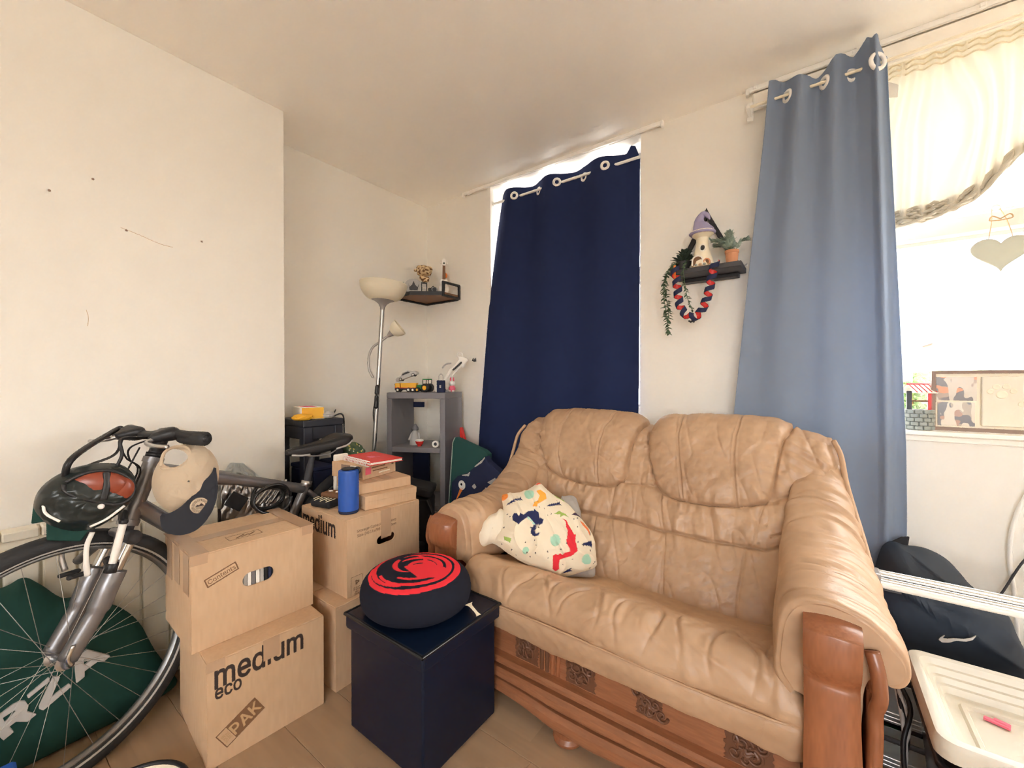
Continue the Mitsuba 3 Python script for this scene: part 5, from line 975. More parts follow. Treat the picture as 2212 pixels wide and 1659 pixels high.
# patterned blanket and fleece heaped in the sofa corner
bo = A([-.865, 1.355, .545]); eu = A([.815, .58, 0]); vw = A([-.58, .815, 0]); ev = A([0, 0, 1])*.86+vw*.50; ev /= np.linalg.norm(ev); en = np.cross(eu, ev)
KU, KV = .00179*1.0, .00179
q5 = lambda L: [((1030+x/7.9-1165)*KU, (1165-(1060+y/7.9))*KV*1.08) for x, y in L]
def heap(L, thick, seed, amp, n=420, m=200, off=0.0, back=.4, cen=(0, 0)):
    out = spline(q5(L), 8, True); c = A(cen); th = np.arctan2(out[:, 1]-c[1], out[:, 0]-c[0]); rr = np.hypot(out[:, 0]-c[0], out[:, 1]-c[1]); o = np.argsort(th); th, rr = th[o], rr[o]
    a = np.arange(n)*2*math.pi/n-math.pi; R = np.interp(a, np.r_[th-2*math.pi, th, th+2*math.pi], np.r_[rr, rr, rr])
    q = np.linspace(.001, math.pi, m); V = np.zeros((n, m, 3)); UV = np.zeros((n, m, 2))
    for j, t in enumerate(q):
        s = math.sin(t)**.62; w = thick*math.cos(t) if t < math.pi/2 else thick*back*math.cos(t)
        u, v = c[0]+R*s*np.cos(a), c[1]+R*s*np.sin(a); UV[:, j, 0], UV[:, j, 1] = u, v
        V[:, j] = bo+u[:, None]*eu+v[:, None]*ev+(w+off)*en
    f = meshkit.fbm(np.stack([UV[..., 0]*13, UV[..., 1]*13, 0*UV[..., 0]+seed], -1), 3, seed); rg = 1-np.abs(2*meshkit.noise(np.stack([UV[..., 0]*16+UV[..., 1]*9, UV[..., 1]*7-UV[..., 0]*5, 0*UV[..., 0]], -1), seed+3)-1)
    V += en*(amp*(f-.5)*2+amp*.9*rg**4)[..., None]*np.sin(q)[None, :, None]**.5
    V[..., 2] = np.maximum(V[..., 2], .40)
    return V, UV
import shapely
OUT = [(440, 300), (480, 260), (680, 235), (830, 210), (1000, 130), (1120, 85), (1330, 250), (1600, 400), (1750, 570), (1900, 730), (2000, 900), (2030, 1200), (2000, 1350), (1750, 1430), (1430, 1500), (1280, 1480), (1150, 1420), (1000, 1370), (800, 1290), (600, 1190), (430, 1080), (330, 960), (420, 700), (470, 520)]
V, UV = heap(OUT, .080, 3, .020)
U_ = UV.reshape(-1, 2)+.006*(meshkit.noise(np.c_[UV.reshape(-1, 2)*40, 0*UV.reshape(-1, 2)[:, :1]], 3)[:, None]-.5)
cols = np.tile(A([.74, .66, .52]), (len(U_), 1)); front = np.zeros((V.shape[0], V.shape[1]), bool); front[:, :120] = True; front = front.ravel()
def dye(poly, c):
    g = shapely.contains_xy(poly.buffer(0), U_[:, 0], U_[:, 1]) & front; cols[g] = c
PG = lambda L: sg.Polygon(q5(L))
def sprig(x0, y0, x1, y1, w):
    ps = []; d = A([x1-x0, y1-y0], float); l = np.linalg.norm(d); d /= l; n_ = A([-d[1], d[0]])
    for i in range(6):
        t = i/6; c = A([x0, y0])+d*l*(t+.08); ww = w*(.35+.65*(t+.1))
        ps.append(PG([tuple(c-d*12), tuple(c+n_*ww+d*45), tuple(c+d*30), tuple(c-n_*ww+d*45)]).buffer(.0004))
    return so.unary_union(ps)
NAVY, RED, ORG, MINT, GRN, PLUM = [.022, .026, .085], [.68, .035, .05], [.80, .38, .06], [.36, .60, .46], [.30, .42, .10], [.05, .03, .06]
for x, y, r in ((920, 310, 90), (1330, 1020, 85), (850, 1160, 50), (1840, 1270, 75)): dye(so.unary_union([circ(*q5([(x, y)])[0], r/7.9*KU)]), MINT)
dye(PG([(1350, 265), (1500, 330), (1560, 400), (1430, 340)]), GRN); dye(PG([(1340, 620), (1430, 570), (1480, 600), (1530, 620), (1580, 670), (1490, 640), (1440, 670), (1450, 620)]), GRN); dye(PG([(500, 950), (620, 985), (600, 1050), (500, 1020)]), GRN)
dye(PG([(630, 660), (660, 615), (720, 610), (750, 670), (775, 605), (830, 640), (900, 590), (985, 590), (1000, 562), (1030, 600), (1060, 620), (1080, 690), (1160, 710), (1130, 780), (1060, 810), (1010, 870), (1020, 920), (1090, 905), (1060, 950), (1000, 965), (945, 910), (950, 840), (1000, 790), (900, 680), (830, 720), (770, 760), (740, 790), (690, 760), (650, 720)]), NAVY)
for x, y in ((905, 700), (945, 735), (985, 770)): dye(PG([(x-14, y-20), (x+12, y+2), (x, y+28), (x-20, y+6)]), [.30, .62, .60])
dye(PG([(1460, 700), (1530, 740), (1600, 830), (1640, 930), (1680, 920), (1670, 1010), (1690, 1160), (1600, 1220), (1500, 1250), (1400, 1280), (1390, 1400), (1330, 1425), (1280, 1400), (1275, 1240), (1330, 1205), (1360, 1225), (1400, 1195), (1440, 1220), (1480, 1185), (1560, 1170), (1530, 1040), (1520, 930), (1550, 870), (1520, 770)]), RED)
dye(PG([(1050, 260), (1120, 240), (1200, 300), (1225, 380), (1150, 430), (1060, 480), (1040, 530), (985, 510), (1010, 450), (1080, 410), (1110, 340)]), ORG); dye(PG([(1780, 700), (1850, 720), (1900, 800), (1950, 930), (1880, 850), (1830, 780)]), [.75, .22, .08]); dye(circ(*q5([(500, 320)])[0], 65/7.9*KU), [.78, .25, .05]); dye(PG([(1030, 130), (1110, 90), (1140, 120), (1070, 150)]), [.7, .1, .06])
for s_ in ((530, 465, 770, 385, 42), (1220, 505, 1440, 450, 42), (1770, 1060, 1910, 1050, 55), (1430, 1460, 1560, 1410, 25)): dye(sprig(*s_), NAVY)
dye(PG([(1640, 620), (1710, 570), (1760, 600), (1830, 670), (1740, 630)]), PLUM)
rng = random.Random(5)
for i in range(60):
    x, y = rng.uniform(450, 2000), rng.uniform(250, 1450); dye(circ(*q5([(x, y)])[0], rng.uniform(6, 14)/7.9*KU, 8), [.12, .10, .09])
k = thing('patterned_blanket', 'cream blanket printed with colourful dinosaurs heaped in the left sofa corner', 'blanket')
part(k, 'folds', grid(V, cu=True), 'm_vcol', True, color=cols)
V, UV = heap([(430, 480), (350, 545), (220, 600), (100, 720), (20, 860), (10, 930), (130, 1060), (300, 1020), (480, 1080), (620, 900), (560, 600)], .045, 9, .008, 200, 90, .0, .5, q5([(300, 820)])[0])
part(k, 'sleeve', grid(V, cu=True), 'm_plaster', True, 'plain pale folded end')
k = thing('fleece_throw', 'grey fleece throw showing beneath the patterned blanket', 'blanket')
V, UV = heap([(1500, 300), (1560, 260), (1700, 240), (1780, 280), (1800, 340), (1840, 480), (1860, 640), (1980, 850), (2010, 1300), (2000, 1460), (1880, 1500), (1700, 1480), (1450, 1440), (1300, 900)], .030, 19, .006, 220, 90, -.018, .6, q5([(1640, 820)])[0])
part(k, 'folds', grid(V, cu=True), 'm_fleece', True)
# ---------------------------------------------------------------- curtains and rails
def curtain(xt0, xt1, xb0, xb1, yt, yb, zt0, zb, waves, amp, seed, ph=0.0, nu=260, nv=150, top=None, edge=None, squash=None):
    u, v = np.meshgrid(np.linspace(0, 1, nu), np.linspace(0, 1, nv), indexing='ij')
    s = v**.85 if edge is None else np.interp(v, *edge)
    X = (xt0+(xt1-xt0)*u)*(1-s)+(xb0+(xb1-xb0)*u)*s
    if squash is not None: X = (xt0+(xt1-xt0)*np.interp(u, *squash))*(1-s)+(xb0+(xb1-xb0)*np.interp(u, *squash))*s
    z0 = zt0 if top is None else np.interp(u, *top)
    Z = z0*(1-v)+zb*v
    fade = .35+.65*np.exp(-v/.22)
    W = np.sin(2*math.pi*(waves*u+ph)+.5*np.sin(v*3+u*4))
    Y = yt+(yb-yt)*v-amp*W*fade+.012*(meshkit.fbm(np.stack([u*5, v*2.5, 0*u+seed], -1), 3, seed)-.5)*(.3+v)
    return np.stack([X, Y, Z], -1)
k = thing('curtain', 'dark navy curtain covering the narrow window, hung on a white rod through eyelets', 'curtain')
topc = ([0, .03, .12, .20, .26, .31, .42, .50, .57, .64, .72, .86, .92, .945, .97, 1], [2.340, 2.356, 2.340, 2.336, 2.342, 2.352, 2.342, 2.336, 2.340, 2.352, 2.346, 2.336, 2.342, 2.384, 2.374, 2.30])
V1 = curtain(-1.636, -.734, -1.755, -.700, 2.118, 1.992, 2.36, .26, 3.05, .034, 3, .86, top=topc, edge=([0, .1, .35, .75, 1], [0, .18, .55, .92, 1]))
part(k, 'cloth', sheet(V1, .003), 'm_curtain', 40)
def ring(x, y, z, dx, dy, r=.0185, t=.0075): return put(trimesh.creation.torus(r, t, 32, 12), frame((x, y, z), (dx, dy, 0), (0, 0, 1)))
for x, y in ((-1.508, 2.098), (-1.348, 2.104), (-1.206, 2.098), (-1.05, 2.104), (-.904, 2.098)):
    i = int(round(np.interp(x, V1[:, 3, 0], np.arange(V1.shape[0])))); j = 5; p = V1[i, j]; tg = V1[min(i+2, 259), j]-V1[max(i-2, 0), j]; tg /= np.linalg.norm(tg)
    i2 = int(np.argmin(np.abs(V1[i, :, 2]-2.289))); p = V1[i, i2]
    part(k, 'eyelet', ring(p[0], p[1], 2.289, tg[0], tg[1]), 'm_white', True)
k = thing('curtain_rod', 'white curtain rod inside the narrow window recess', 'curtain rod')
part(k, 'rod', cyl((-1.688, 2.112, 2.289), (-.712, 2.112, 2.289), .0075), 'm_white', True)
for x in (-1.690, -.711): part(k, 'end_cap', cyl((x-.002+.003, 2.112, 2.289), (x+.006 if x < -1 else x-.006, 2.112, 2.289), .013), 'm_white', True)
k = thing('curtain', 'navy curtain with window glare painted in as blue grey, left of the big window', 'curtain')
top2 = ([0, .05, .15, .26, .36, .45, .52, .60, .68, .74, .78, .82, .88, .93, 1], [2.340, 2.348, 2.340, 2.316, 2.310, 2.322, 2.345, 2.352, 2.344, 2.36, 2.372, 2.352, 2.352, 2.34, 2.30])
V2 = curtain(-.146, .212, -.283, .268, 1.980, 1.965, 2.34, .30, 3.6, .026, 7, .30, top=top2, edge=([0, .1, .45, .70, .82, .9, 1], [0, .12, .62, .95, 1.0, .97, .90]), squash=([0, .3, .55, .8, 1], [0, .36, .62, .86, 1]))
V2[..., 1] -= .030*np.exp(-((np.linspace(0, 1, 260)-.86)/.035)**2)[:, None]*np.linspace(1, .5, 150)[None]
part(k, 'cloth', sheet(V2, .003), 'm_curtain_glare', 40)
for x in (-.085, .034, .112): 
    i = int(np.argmin(np.abs(V2[:, 5, 0]-x))); i2 = int(np.argmin(np.abs(V2[i, :, 2]-2.275))); p = V2[i, i2]; tg = V2[min(i+2, 259), i2]-V2[max(i-2, 0), i2]; tg /= np.linalg.norm(tg)
    part(k, 'eyelet', ring(p[0], p[1], 2.275, tg[0], tg[1]), 'm_white', True)
part(k, 'eyelet', ring(.182, 1.945, 2.262, .75, .65, .026, .007), 'm_white', True, 'white eyelet facing the room')
k = thing('curtain_rod', 'thin cream curtain rod above the big window', 'curtain rod')
part(k, 'rod', cyl((-.225, 1.984, 2.276), (2.40, 1.984, 2.276), .0055), 'm_cream', True)
for x in (-.222, 2.39): part(k, 'bracket', cat(box(x-.008, x+.008, 1.975, YW-.031, 2.268, 2.284, .002), box(x-.012, x+.012, YW-.037, YW-.031, 2.25, 2.33, .002)), 'm_white', False)
for lab, x0, x1 in (('slim white curtain track along the ceiling above the narrow window', -1.902, -.596), ('white curtain track along the ceiling above the big window', -.232, 2.42)):
    k = thing('curtain_track', lab, 'curtain track')
    big = x0 > -1
    part(k, 'rail', cat(box(x0, x1, YW-.030, YW-.018, 2.378, 2.3995, .002), box(x0, x1, YW-.018, YW-.0005, 2.392, 2.3995, .001)), 'm_white', False)
    for x in np.arange(x0+.02, x1, .33): part(k, 'bracket', box(x, x+.016, YW-.034, YW-.0005, 2.384, 2.3992, .002), 'm_white', False)
    part(k, 'end_stop', box(x0-.008, x0+.006, YW-.036, YW-.012, 2.366, 2.397, .003), 'm_white', False); part(k, 'end_stop', box(x1-.006, x1+.008, YW-.036, YW-.012, 2.366, 2.397, .003), 'm_white', False)
k = thing('pelmet_board', 'cream boxed pelmet over the big window', 'pelmet')
part(k, 'board', box(-.215, 2.42, YW-.018, YW-.0008, 2.305, 2.376, .004), 'm_trim', False); part(k, 'lip', box(-.22, 2.425, YW-.03, YW-.0185, 2.30, 2.312, .003), 'm_trim', False)
# lace net curtain
def net():
    nu, nv = 420, 150
    x = np.linspace(.045, 2.34, nu); low = np.interp(x, [.045, .12, .259, .334, .405, .472, .519, .567, .66, .80, 1.0, 1.6, 2.34], [1.70, 1.705, 1.714, 1.723, 1.742, 1.781, 1.845, 1.902, 1.99, 2.05, 2.08, 1.90, 1.72])
    u, v = np.meshgrid(np.linspace(0, 1, nu), np.linspace(0, 1, nv), indexing='ij'); X = x[:, None]+0*v+.03*np.sin(v*3)*(meshkit.noise(np.stack([u*5, v, 0*u], -1), 2)-.5)
    Z = 2.352*(1-v)+low[:, None]*v
    Y = YW+.055+.014*np.sin(X*120+2*meshkit.noise(np.stack([X*9, v*2, 0*v], -1), 3)*5)*(.5+.5*v)+.01*(meshkit.fbm(np.stack([X*14, v*5, 0*v], -1), 3, 6)-.5)
    return np.stack([X, Y, Z], -1), x, low
Vn, xn, ln_ = net()
k = thing('net_curtain', 'gathered white lace net swagged over the top of the big window', 'net curtain')
part(k, 'lace', grid(Vn), 'm_net', True)
rng = np.random.default_rng(4)
for i in range(9):
    o = .002+.0075*i; zz = ln_+o*(1.0-.6*np.clip((xn-.30)/.35, 0, 1)); yy = YW+.048+.012*np.sin(xn*(60+9*i)+i)+.004*i*.5
    part(k, 'gathered_hem', tube(np.stack([xn, yy, zz+.003*np.sin(xn*150+i*2)], 1)[::3], .0058, 7), 'm_net', True)
for i in range(4): part(k, 'heading_tape', tube(np.stack([xn, YW+.048+.010*np.sin(xn*120), 2.345-.020*i+0*xn], 1)[::2], .0032, 6), 'm_cream', True)
solo('net_wire', cyl((.032, YW+.058, 2.352), (2.357, YW+.058, 2.352), .003), 'm_white', 'thin wire carrying the lace net across the big window', 'wire', smooth=True)
k = thing('paper_tag', 'white paper tag poking out beside the curtain heading at the big window', 'tag')
part(k, 'card', sheet(A([[(.20+.05*a, 2.055+.02*a*b, 2.255-.04*a-.07*b*(1-.5*a)) for b in np.linspace(0, 1, 8)] for a in np.linspace(0, 1, 8)]), .0012), 'm_paper', 30)
# heart
k = thing('hanging_heart', 'pale heart decoration hanging by a ribbon from the window transom', 'heart')
t = np.linspace(0, 2*math.pi, 80, endpoint=False); hx, hz = 16*np.sin(t)**3, 13*np.cos(t)-5*np.cos(2*t)-2*np.cos(3*t)-np.cos(4*t)
mat('m_heart', {'type': 'principledthin', 'base_color': col((.55, .54, .46)), 'roughness': .3, 'diff_trans': .35, 'spec_trans': .1, 'eta': 1.4})
hp = sg.Polygon(np.c_[hx/16*.070+.525, hz/17*.067+1.580]).buffer(.002)
part(k, 'body', extr(hp, .010, frame((0, 2.160, 0), (1, 0, 0), (0, 0, 1))), 'm_heart', 30)
for s in (-1, 1): part(k, 'ribbon', tube(spline([(.525+.028*s, 2.155, 1.628), (.525+.018*s, 2.170, 1.69), (.525+.010*s, 2.205, 1.745)], 6), .0025, 6, flat=.5), 'm_tan', True)
for s in (-1, 1): part(k, 'bow', tube(spline([(.525, 2.158, 1.695), (.525+.020*s, 2.152, 1.706), (.525+.026*s, 2.152, 1.692), (.525, 2.158, 1.690)], 6), .0022, 6), 'm_tan', True)
part(k, 'hook', put(trimesh.creation.torus(.010, .003), frame((.525, 2.205, 1.748), (1, 0, 0), (0, 0, 1))), 'm_white', True)
# wishing well ornament
k = thing('wishing_well', 'small wishing well ornament with red roof and grey stone base on the sill', 'ornament')
zs = .9525; wc = (.318, 2.118)
rng = random.Random(3); st_ = []
for r_ in range(5):
    for i in range(11):
        a = 2*math.pi*(i+.5*(r_ % 2))/11; m_ = rbox(-.0105, .0105, -.006, .006, -.0075, .0065, .003, 6); st_.append(put(m_, frame((wc[0]+.037*math.cos(a), wc[1]+.037*math.sin(a), zs+.0085+r_*.0145), (-math.sin(a), math.cos(a), 0), (math.cos(a), math.sin(a), 0))))
for m_ in st_: part(k, 'stone', m_, 'm_stone', 30)
part(k, 'base', lathe([(0, 0), (.036, 0), (.036, .070), (.030, .073), (.026, .073), (.026, .04), (0, .04)], 32, (*wc, zs)), 'm_stone', 30)
for x in (-.026, .030): part(k, 'post', box(wc[0]+x-.007, wc[0]+x+.007, wc[1]-.008, wc[1]+.008, zs+.072, zs+.142, .002), 'm_red' if x > 0 else 'm_charcoal', False)
part(k, 'windlass', cyl((wc[0]-.03, wc[1], zs+.105), (wc[0]+.045, wc[1], zs+.105), .003, n=10), 'm_brown', True)
rf = [((-.05, -.030), (0, .036)), ((.05, -.030), (0, .036))]
Mwl = frame((wc[0], wc[1], zs+.138), (.8, .6, 0), (-.6, .8, 0))
for s in (-1, 1): part(k, 'roof', put(tm(*(lambda b: (b.vertices, b.faces))(trimesh.convex.convex_hull(A([(x, y, z) for x in (-.042, .050) for y, z in ((.034*s, -.004), (.034*s, .0), (0, .030), (0, .026))])))), Mwl), 'm_paper', False, 'pale sloping roof')
for i in range(5):
    for s in (-1, 1): part(k, 'roof_slat', put(tube([(-.04+.018*i, .0345*s, .0005), (-.04+.018*i, .001*s, .0305)], .0014, 6), Mwl), 'm_red', True)
part(k, 'gable', put(extr(sg.Polygon([(-.036, -.003), (.036, -.003), (0, .031)]).difference(sg.Polygon([(-.016, .004), (.016, .004), (0, .019)])), .004, frame((.050, 0, 0), (0, 1, 0), (0, 0, 1))), Mwl), 'm_red', False, 'red gable end'); part(k, 'ridge', put(tube([(-.044, 0, .030), (.056, 0, .030)], .003, 8), Mwl), 'm_red', True)
# picture frame with photos and paw print cast
k = thing('picture_frame', 'wide brown picture frame with photos and a paw print cast on the sill', 'picture frame')
Fp = lambda d=0.0: frame((0, 2.108-d+.02, 0), (1, 0, 0), (0, .10, 1))
x0, x1, z0, z1 = .350, .98, .9535, 1.168
part(k, 'frame', extr(sg.box(x0, z0, x1, z1).difference(sg.box(x0+.011, z0+.013, x1-.011, z1-.011)), .018, frame((0, 2.128, 0), (1, 0, 0), (0, 0, 1))), 'm_taupe', False, 'brown frame')
part(k, 'mount', box(x0+.009, x1-.009, 2.116, 2.120, z0+.011, z1-.009, 0), 'm_cream', False)
def photofn(seed, cs):
    def f(p, n, uv):
        a = fbm(p.x*26+seed, p.z*30, 2.0+seed, 2); b = fbm(p.x*34+7*seed, p.z*40+3, seed*1.7, 2)
        c = mix(cs[0], cs[1], smoothstep(.46, .50, a)); c = mix(c, cs[2], smoothstep(.56, .59, b)); return mix(c, cs[3], smoothstep(.60, .63, fbm(p.x*50+seed, p.z*22, 9.0, 2)))
    return f
mat('m_photo_a', pr(proc(photofn(1, ((.13, .10, .09), (.36, .24, .16), (.62, .22, .08), (.55, .46, .36)))), .25)); mat('m_photo_b', pr(proc(photofn(4, ((.16, .15, .16), (.42, .35, .28), (.40, .24, .18), (.62, .55, .45)))), .25))
part(k, 'photo', box(.3625, .4625, 2.113, 2.1155, 1.062, 1.146, 0), 'm_photo_a', False); part(k, 'photo', box(.3665, .4585, 2.113, 2.1155, .972, 1.056, 0), 'm_photo_b', False)
part(k, 'cast', rbox(.472, .955, 2.104, 2.1155, .975, 1.148, .005, 8), 'm_plaster', 30, 'cream plaster cast')
for (px, pz_, s_) in ((.518, 1.085, 1), (.585, 1.045, .9), (.70, 1.07, 1.05)):
    for dx, dz, r in ((0, 0, .014), (-.026, .010, .009), (-.012, .026, .0095), (.010, .027, .0095), (.026, .012, .009)):
        part(k, 'paw_print', put(lathe([(r*s_, .0), (r*s_*.85, .0016), (r*s_*.6, .0004), (0, .0002)], 20), frame((px+dx*s_, 2.1042, pz_+dz*s_), (1, 0, 0), (0, 0, 1))), 'm_cream', True)
part(k, 'easel', hullballs([(.6, 2.13, 1.10, .004), (.6, 2.19, .957, .004)]), 'm_taupe', True)
# ---------------------------------------------------------------- triangular wall shelf between the windows
k = thing('wall_shelf', 'black triangular framed wall shelf between the two windows', 'shelf')
zb = 1.607
part(k, 'board', box(-.522, -.238, 1.925, YW-.001, zb, zb+.022, .002), 'm_charcoal', False); part(k, 'under_bar', box(-.492, -.262, 2.03, YW-.001, zb-.018, zb-.0005, .002), 'm_black', False)
for xa in (-.545, -.250): part(k, 'side_bar', cat(extr(sg.LineString([(xa+(.012 if xa < -.4 else -.012), zb+.0225), (-.3975, 1.902)]).buffer(.010, cap_style=2), .016, frame((0, YW-.001, 0), (1, 0, 0), (0, 0, 1)))), 'm_black', False)
part(k, 'apex', extr(sg.Polygon([(-.4115, 1.897), (-.3835, 1.897), (-.3975, 1.928)]), .016, frame((0, YW-.0012, 0), (1, 0, 0), (0, 0, 1))), 'm_black', False)
part(k, 'screw', tube(spline([(-.235, 2.0, zb+.015), (-.226, 1.99, zb+.018), (-.226, 1.99, zb+.008)], 5), .002, 6), 'm_alu', True)
zt = zb+.0226
k = thing('mushroom_house', 'mushroom house ornament with a bent lilac cap on the black wall shelf', 'ornament')
mo = A([-.395, 1.965, zt])
b_ = lathe(spline([(0, 0), (.046, 0), (.048, .012), (.040, .04), (.030, .075), (.024, .11), (.024, .14), (0, .14)], 8), 40, mo); b_.vertices += .004*(meshkit.fbm(b_.vertices*60, 3, 2)-.5)[:, None]*A([1, 1, .2])
part(k, 'stalk', b_, 'm_cream', True)
part(k, 'gills', lathe(spline([(.022, .128), (.034, .136), (.046, .148), (.050, .158), (0, .165)], 8), 40, mo), 'm_cream', True)
hat = spline([(0, .0, .150), (-.004, 0, .172), (-.012, 0, .198), (-.010, 0, .218), (.004, 0, .236), (.020, 0, .228), (.030, 0, .208)], 10)
part(k, 'cap', tube(mo+hat, np.interp(np.linspace(0, 1, len(hat)), [0, .08, .2, .35, .6, .85, 1], [.046, .050, .036, .023, .014, .010, .003]), 30), 'm_lilac', True)
part(k, 'cap_rim', put(trimesh.creation.torus(.0485, .006, 40, 12), frame(mo+A([0, 0, .153]), (1, 0, 0), (0, 1, .06))), 'm_lilac', True)
for x, w, h in ((-.010, .036, .040), (.026, .018, .024)):
    arch = so.unary_union([sg.box(x-w/2, 0, x+w/2, h*.5), sa.scale(circ(x, h*.5, w/2), 1, 1)])
    part(k, 'door', extr(arch, .006, frame(mo+A([0, -.040+abs(x)*.2, .004]), (1, 0, 0), (0, 0, 1))), 'm_brown', False); part(k, 'arch', extr(arch.buffer(.005).difference(arch).intersection(sg.box(-1, .001, 1, 1)), .010, frame(mo+A([0, -.040+abs(x)*.2, .004]), (1, 0, 0), (0, 0, 1))), 'm_terracotta' if x > 0 else 'm_paper', False)
part(k, 'window', extr(sa.scale(circ(.008, .080, .009), 1, 1.3), .006, frame(mo+A([0, -.026, 0]), (1, 0, 0), (0, 0, 1))), 'm_black', False); part(k, 'window_frame', extr(sa.scale(circ(.008, .080, .0125), 1, 1.3).difference(sa.scale(circ(.008, .080, .009), 1, 1.3)), .009, frame(mo+A([0, -.026, 0]), (1, 0, 0), (0, 0, 1))), 'm_paper', False)
for i in range(7):
    a = -2.6+i*.35; part(k, 'pebble', ball(mo+A([.046*math.cos(a), .046*math.sin(a), .006]), .008, 2, (1, 1, .7)), 'm_tan' if i % 2 else 'm_stone', True)
def leafmesh(p, d, L, w, up=(0, 0, 1.)):
    d = A(d, float); d /= np.linalg.norm(d); s = np.cross(d, up); s = s/(np.linalg.norm(s)+1e-9); n = np.cross(s, d); p = A(p, float)
    V = [p, p+d*L*.35+s*w-n*w*.2, p+d*L*.35-s*w-n*w*.2, p+d*L*.45+n*w*.25, p+d*L*.8+s*w*.6-n*w*.25, p+d*L*.8-s*w*.6-n*w*.25, p+d*L-n*w*.5]
    F = [(0, 1, 3), (0, 3, 2), (1, 4, 3), (2, 3, 5), (3, 4, 6), (3, 6, 5)]
    m = tm(V, F); b = m.copy(); b.invert(); b.vertices -= n*.0006; return cat(m, b)
k = thing('potted_plant', 'pale leafy plant in a terracotta pot at the right of the black wall shelf', 'plant')
po = A([-.280, 1.975, zt])
part(k, 'pot', lathe([(0, 0), (.021, 0), (.025, .046), (.0275, .047), (.0275, .058), (.024, .058), (.022, .048), (0, .046)], 36, po), 'm_terracotta', 30)
rng = random.Random(11)
for i in range(16):
    a = rng.uniform(0, 6.28); r = rng.uniform(.3, 1.0); hgt = rng.uniform(.045, .09); lf = -.035 if i % 3 == 0 else 0
    e = po+A([.062*r*math.cos(a)+lf, min(.052*r*math.sin(a), .06)-.005, .055+hgt*(1-.45*r)]); m0 = po+A([.012*math.cos(a), .012*math.sin(a), .05]); c = spline([m0, (m0+e)/2+A([0, 0, .016]), e], 6)
    stm = part(k, 'stem', tube(c, .0012, 5), 'm_leaf', True)
    for j in range(2, len(c), 1):
        for s in (-1, 1):
            d = c[min(j+1, len(c)-1)]-c[j-1]; d = d/np.linalg.norm(d)+A([rng.uniform(-.8, .8), rng.uniform(-.8, .8), rng.uniform(-.3, .7)])*.9
            part(stm, 'leaf', leafmesh(c[j], d, rng.uniform(.018, .028), .0062), 'm_leaf_pale', False)
k = thing('trailing_plant', 'dark leafy plant in a black pot trailing down the left end of the wall shelf', 'plant')
po = A([-.478, 1.985, zt])
part(k, 'pot', lathe([(0, 0), (.030, 0), (.036, .03), (.034, .044), (0, .044)], 30, po), 'm_black', 30)
def rosette(k, o, n, R, z0, m_):
    for i in range(n):
        a = i*2.399; r = R*(.35+.65*i/n); e = A([r*math.cos(a), r*math.sin(a)*.8, .024*(1-i/n)+.010])
        part(k, 'leaf', leafmesh(o+A([0, 0, z0])+e*.25, e+A([0, 0, .008]), r*.95+.012, .010), m_, False)
rosette(k, po, 40, .042, .044, 'm_leaf_dark'); rosette(k, po+A([.006, 0, .02]), 20, .032, .05, 'm_leaf_dark')
def vine(k, P, n, L, w, seed, m_):
    c = spline(P, 14); rng = random.Random(seed); v = part(k, 'vine', tube(c, .0014, 5), 'm_leaf', True)
    for i in range(n):
        j = int((i+.5)/n*(len(c)-1)); a = rng.uniform(0, 6.28); part(v, 'leaf', leafmesh(c[j], (math.cos(a), math.sin(a)*.8, rng.uniform(-.9, .1)), L*rng.uniform(.7, 1.2), w), m_, False)
vine(k, [po+A([-.02, -.02, .045]), po+A([-.05, -.045, .01]), (-.543, 1.925, 1.58), (-.545, 1.945, 1.52), (-.538, 1.96, 1.46), (-.542, 1.965, 1.40), (-.540, 1.97, 1.352)], 95, .024, .0062, 4, 'm_leaf')
vine(k, [po+A([-.03, -.02, .045]), po+A([-.055, -.05, .0]), (-.552, 1.925, 1.56), (-.549, 1.95, 1.47), (-.545, 1.96, 1.42)], 55, .022, .006, 5, 'm_leaf')
vine(k, [po+A([.02, -.03, .045]), (-.462, 1.915, 1.625), (-.455, 1.912, 1.56), (-.448, 1.93, 1.50), (-.430, 1.94, 1.445)], 34, .018, .005, 6, 'm_leaf')
# spiral paper garland
k = thing('paper_spiral', 'navy and red spiral paper garland looped below the wall shelf', 'garland')
gp = spline([(-.497, 1.915, 1.632), (-.490, 1.912, 1.58), (-.486, 1.918, 1.53), (-.480, 1.925, 1.475), (-.462, 1.93, 1.435), (-.430, 1.93, 1.413), (-.400, 1.93, 1.425), (-.376, 1.925, 1.465), (-.358, 1.92, 1.52), (-.346, 1.915, 1.58), (-.334, 1.912, 1.636)], 40)
tg = np.gradient(gp, axis=0); tg /= np.linalg.norm(tg, axis=1, keepdims=True); nn1 = np.cross(tg, [0, 1., 0]); nn1 /= np.linalg.norm(nn1, axis=1, keepdims=True); nn2 = np.cross(tg, nn1)
s_ = np.r_[0, np.cumsum(np.linalg.norm(np.diff(gp, axis=0), axis=1))]; an = s_/.047*2*math.pi
rad = nn1*np.cos(an)[:, None]+nn2*np.sin(an)[:, None]; cen = gp+rad*.017; wv = np.linspace(-1, 1, 5)
for nm, dd, m_ in (('strip', .0012, 'm_navy'), ('lining', -.0006, 'm_red')):
    part(k, nm, sheet(A([[cen[i]+tg[i]*.0105*w+rad[i]*dd for w in wv] for i in range(len(gp))]), .0012), m_, True, 'red inner face' if nm == 'lining' else None)
for i in range(4): part(k, 'bead', ball((-.440+.006*i, 1.93, 1.396-.004*(i % 2)), .0045, 2), 'm_black', True)
part(k, 'end', box(-.506, -.496, 1.9235, 1.9245, 1.59, 1.65, .0003), 'm_orange', False)
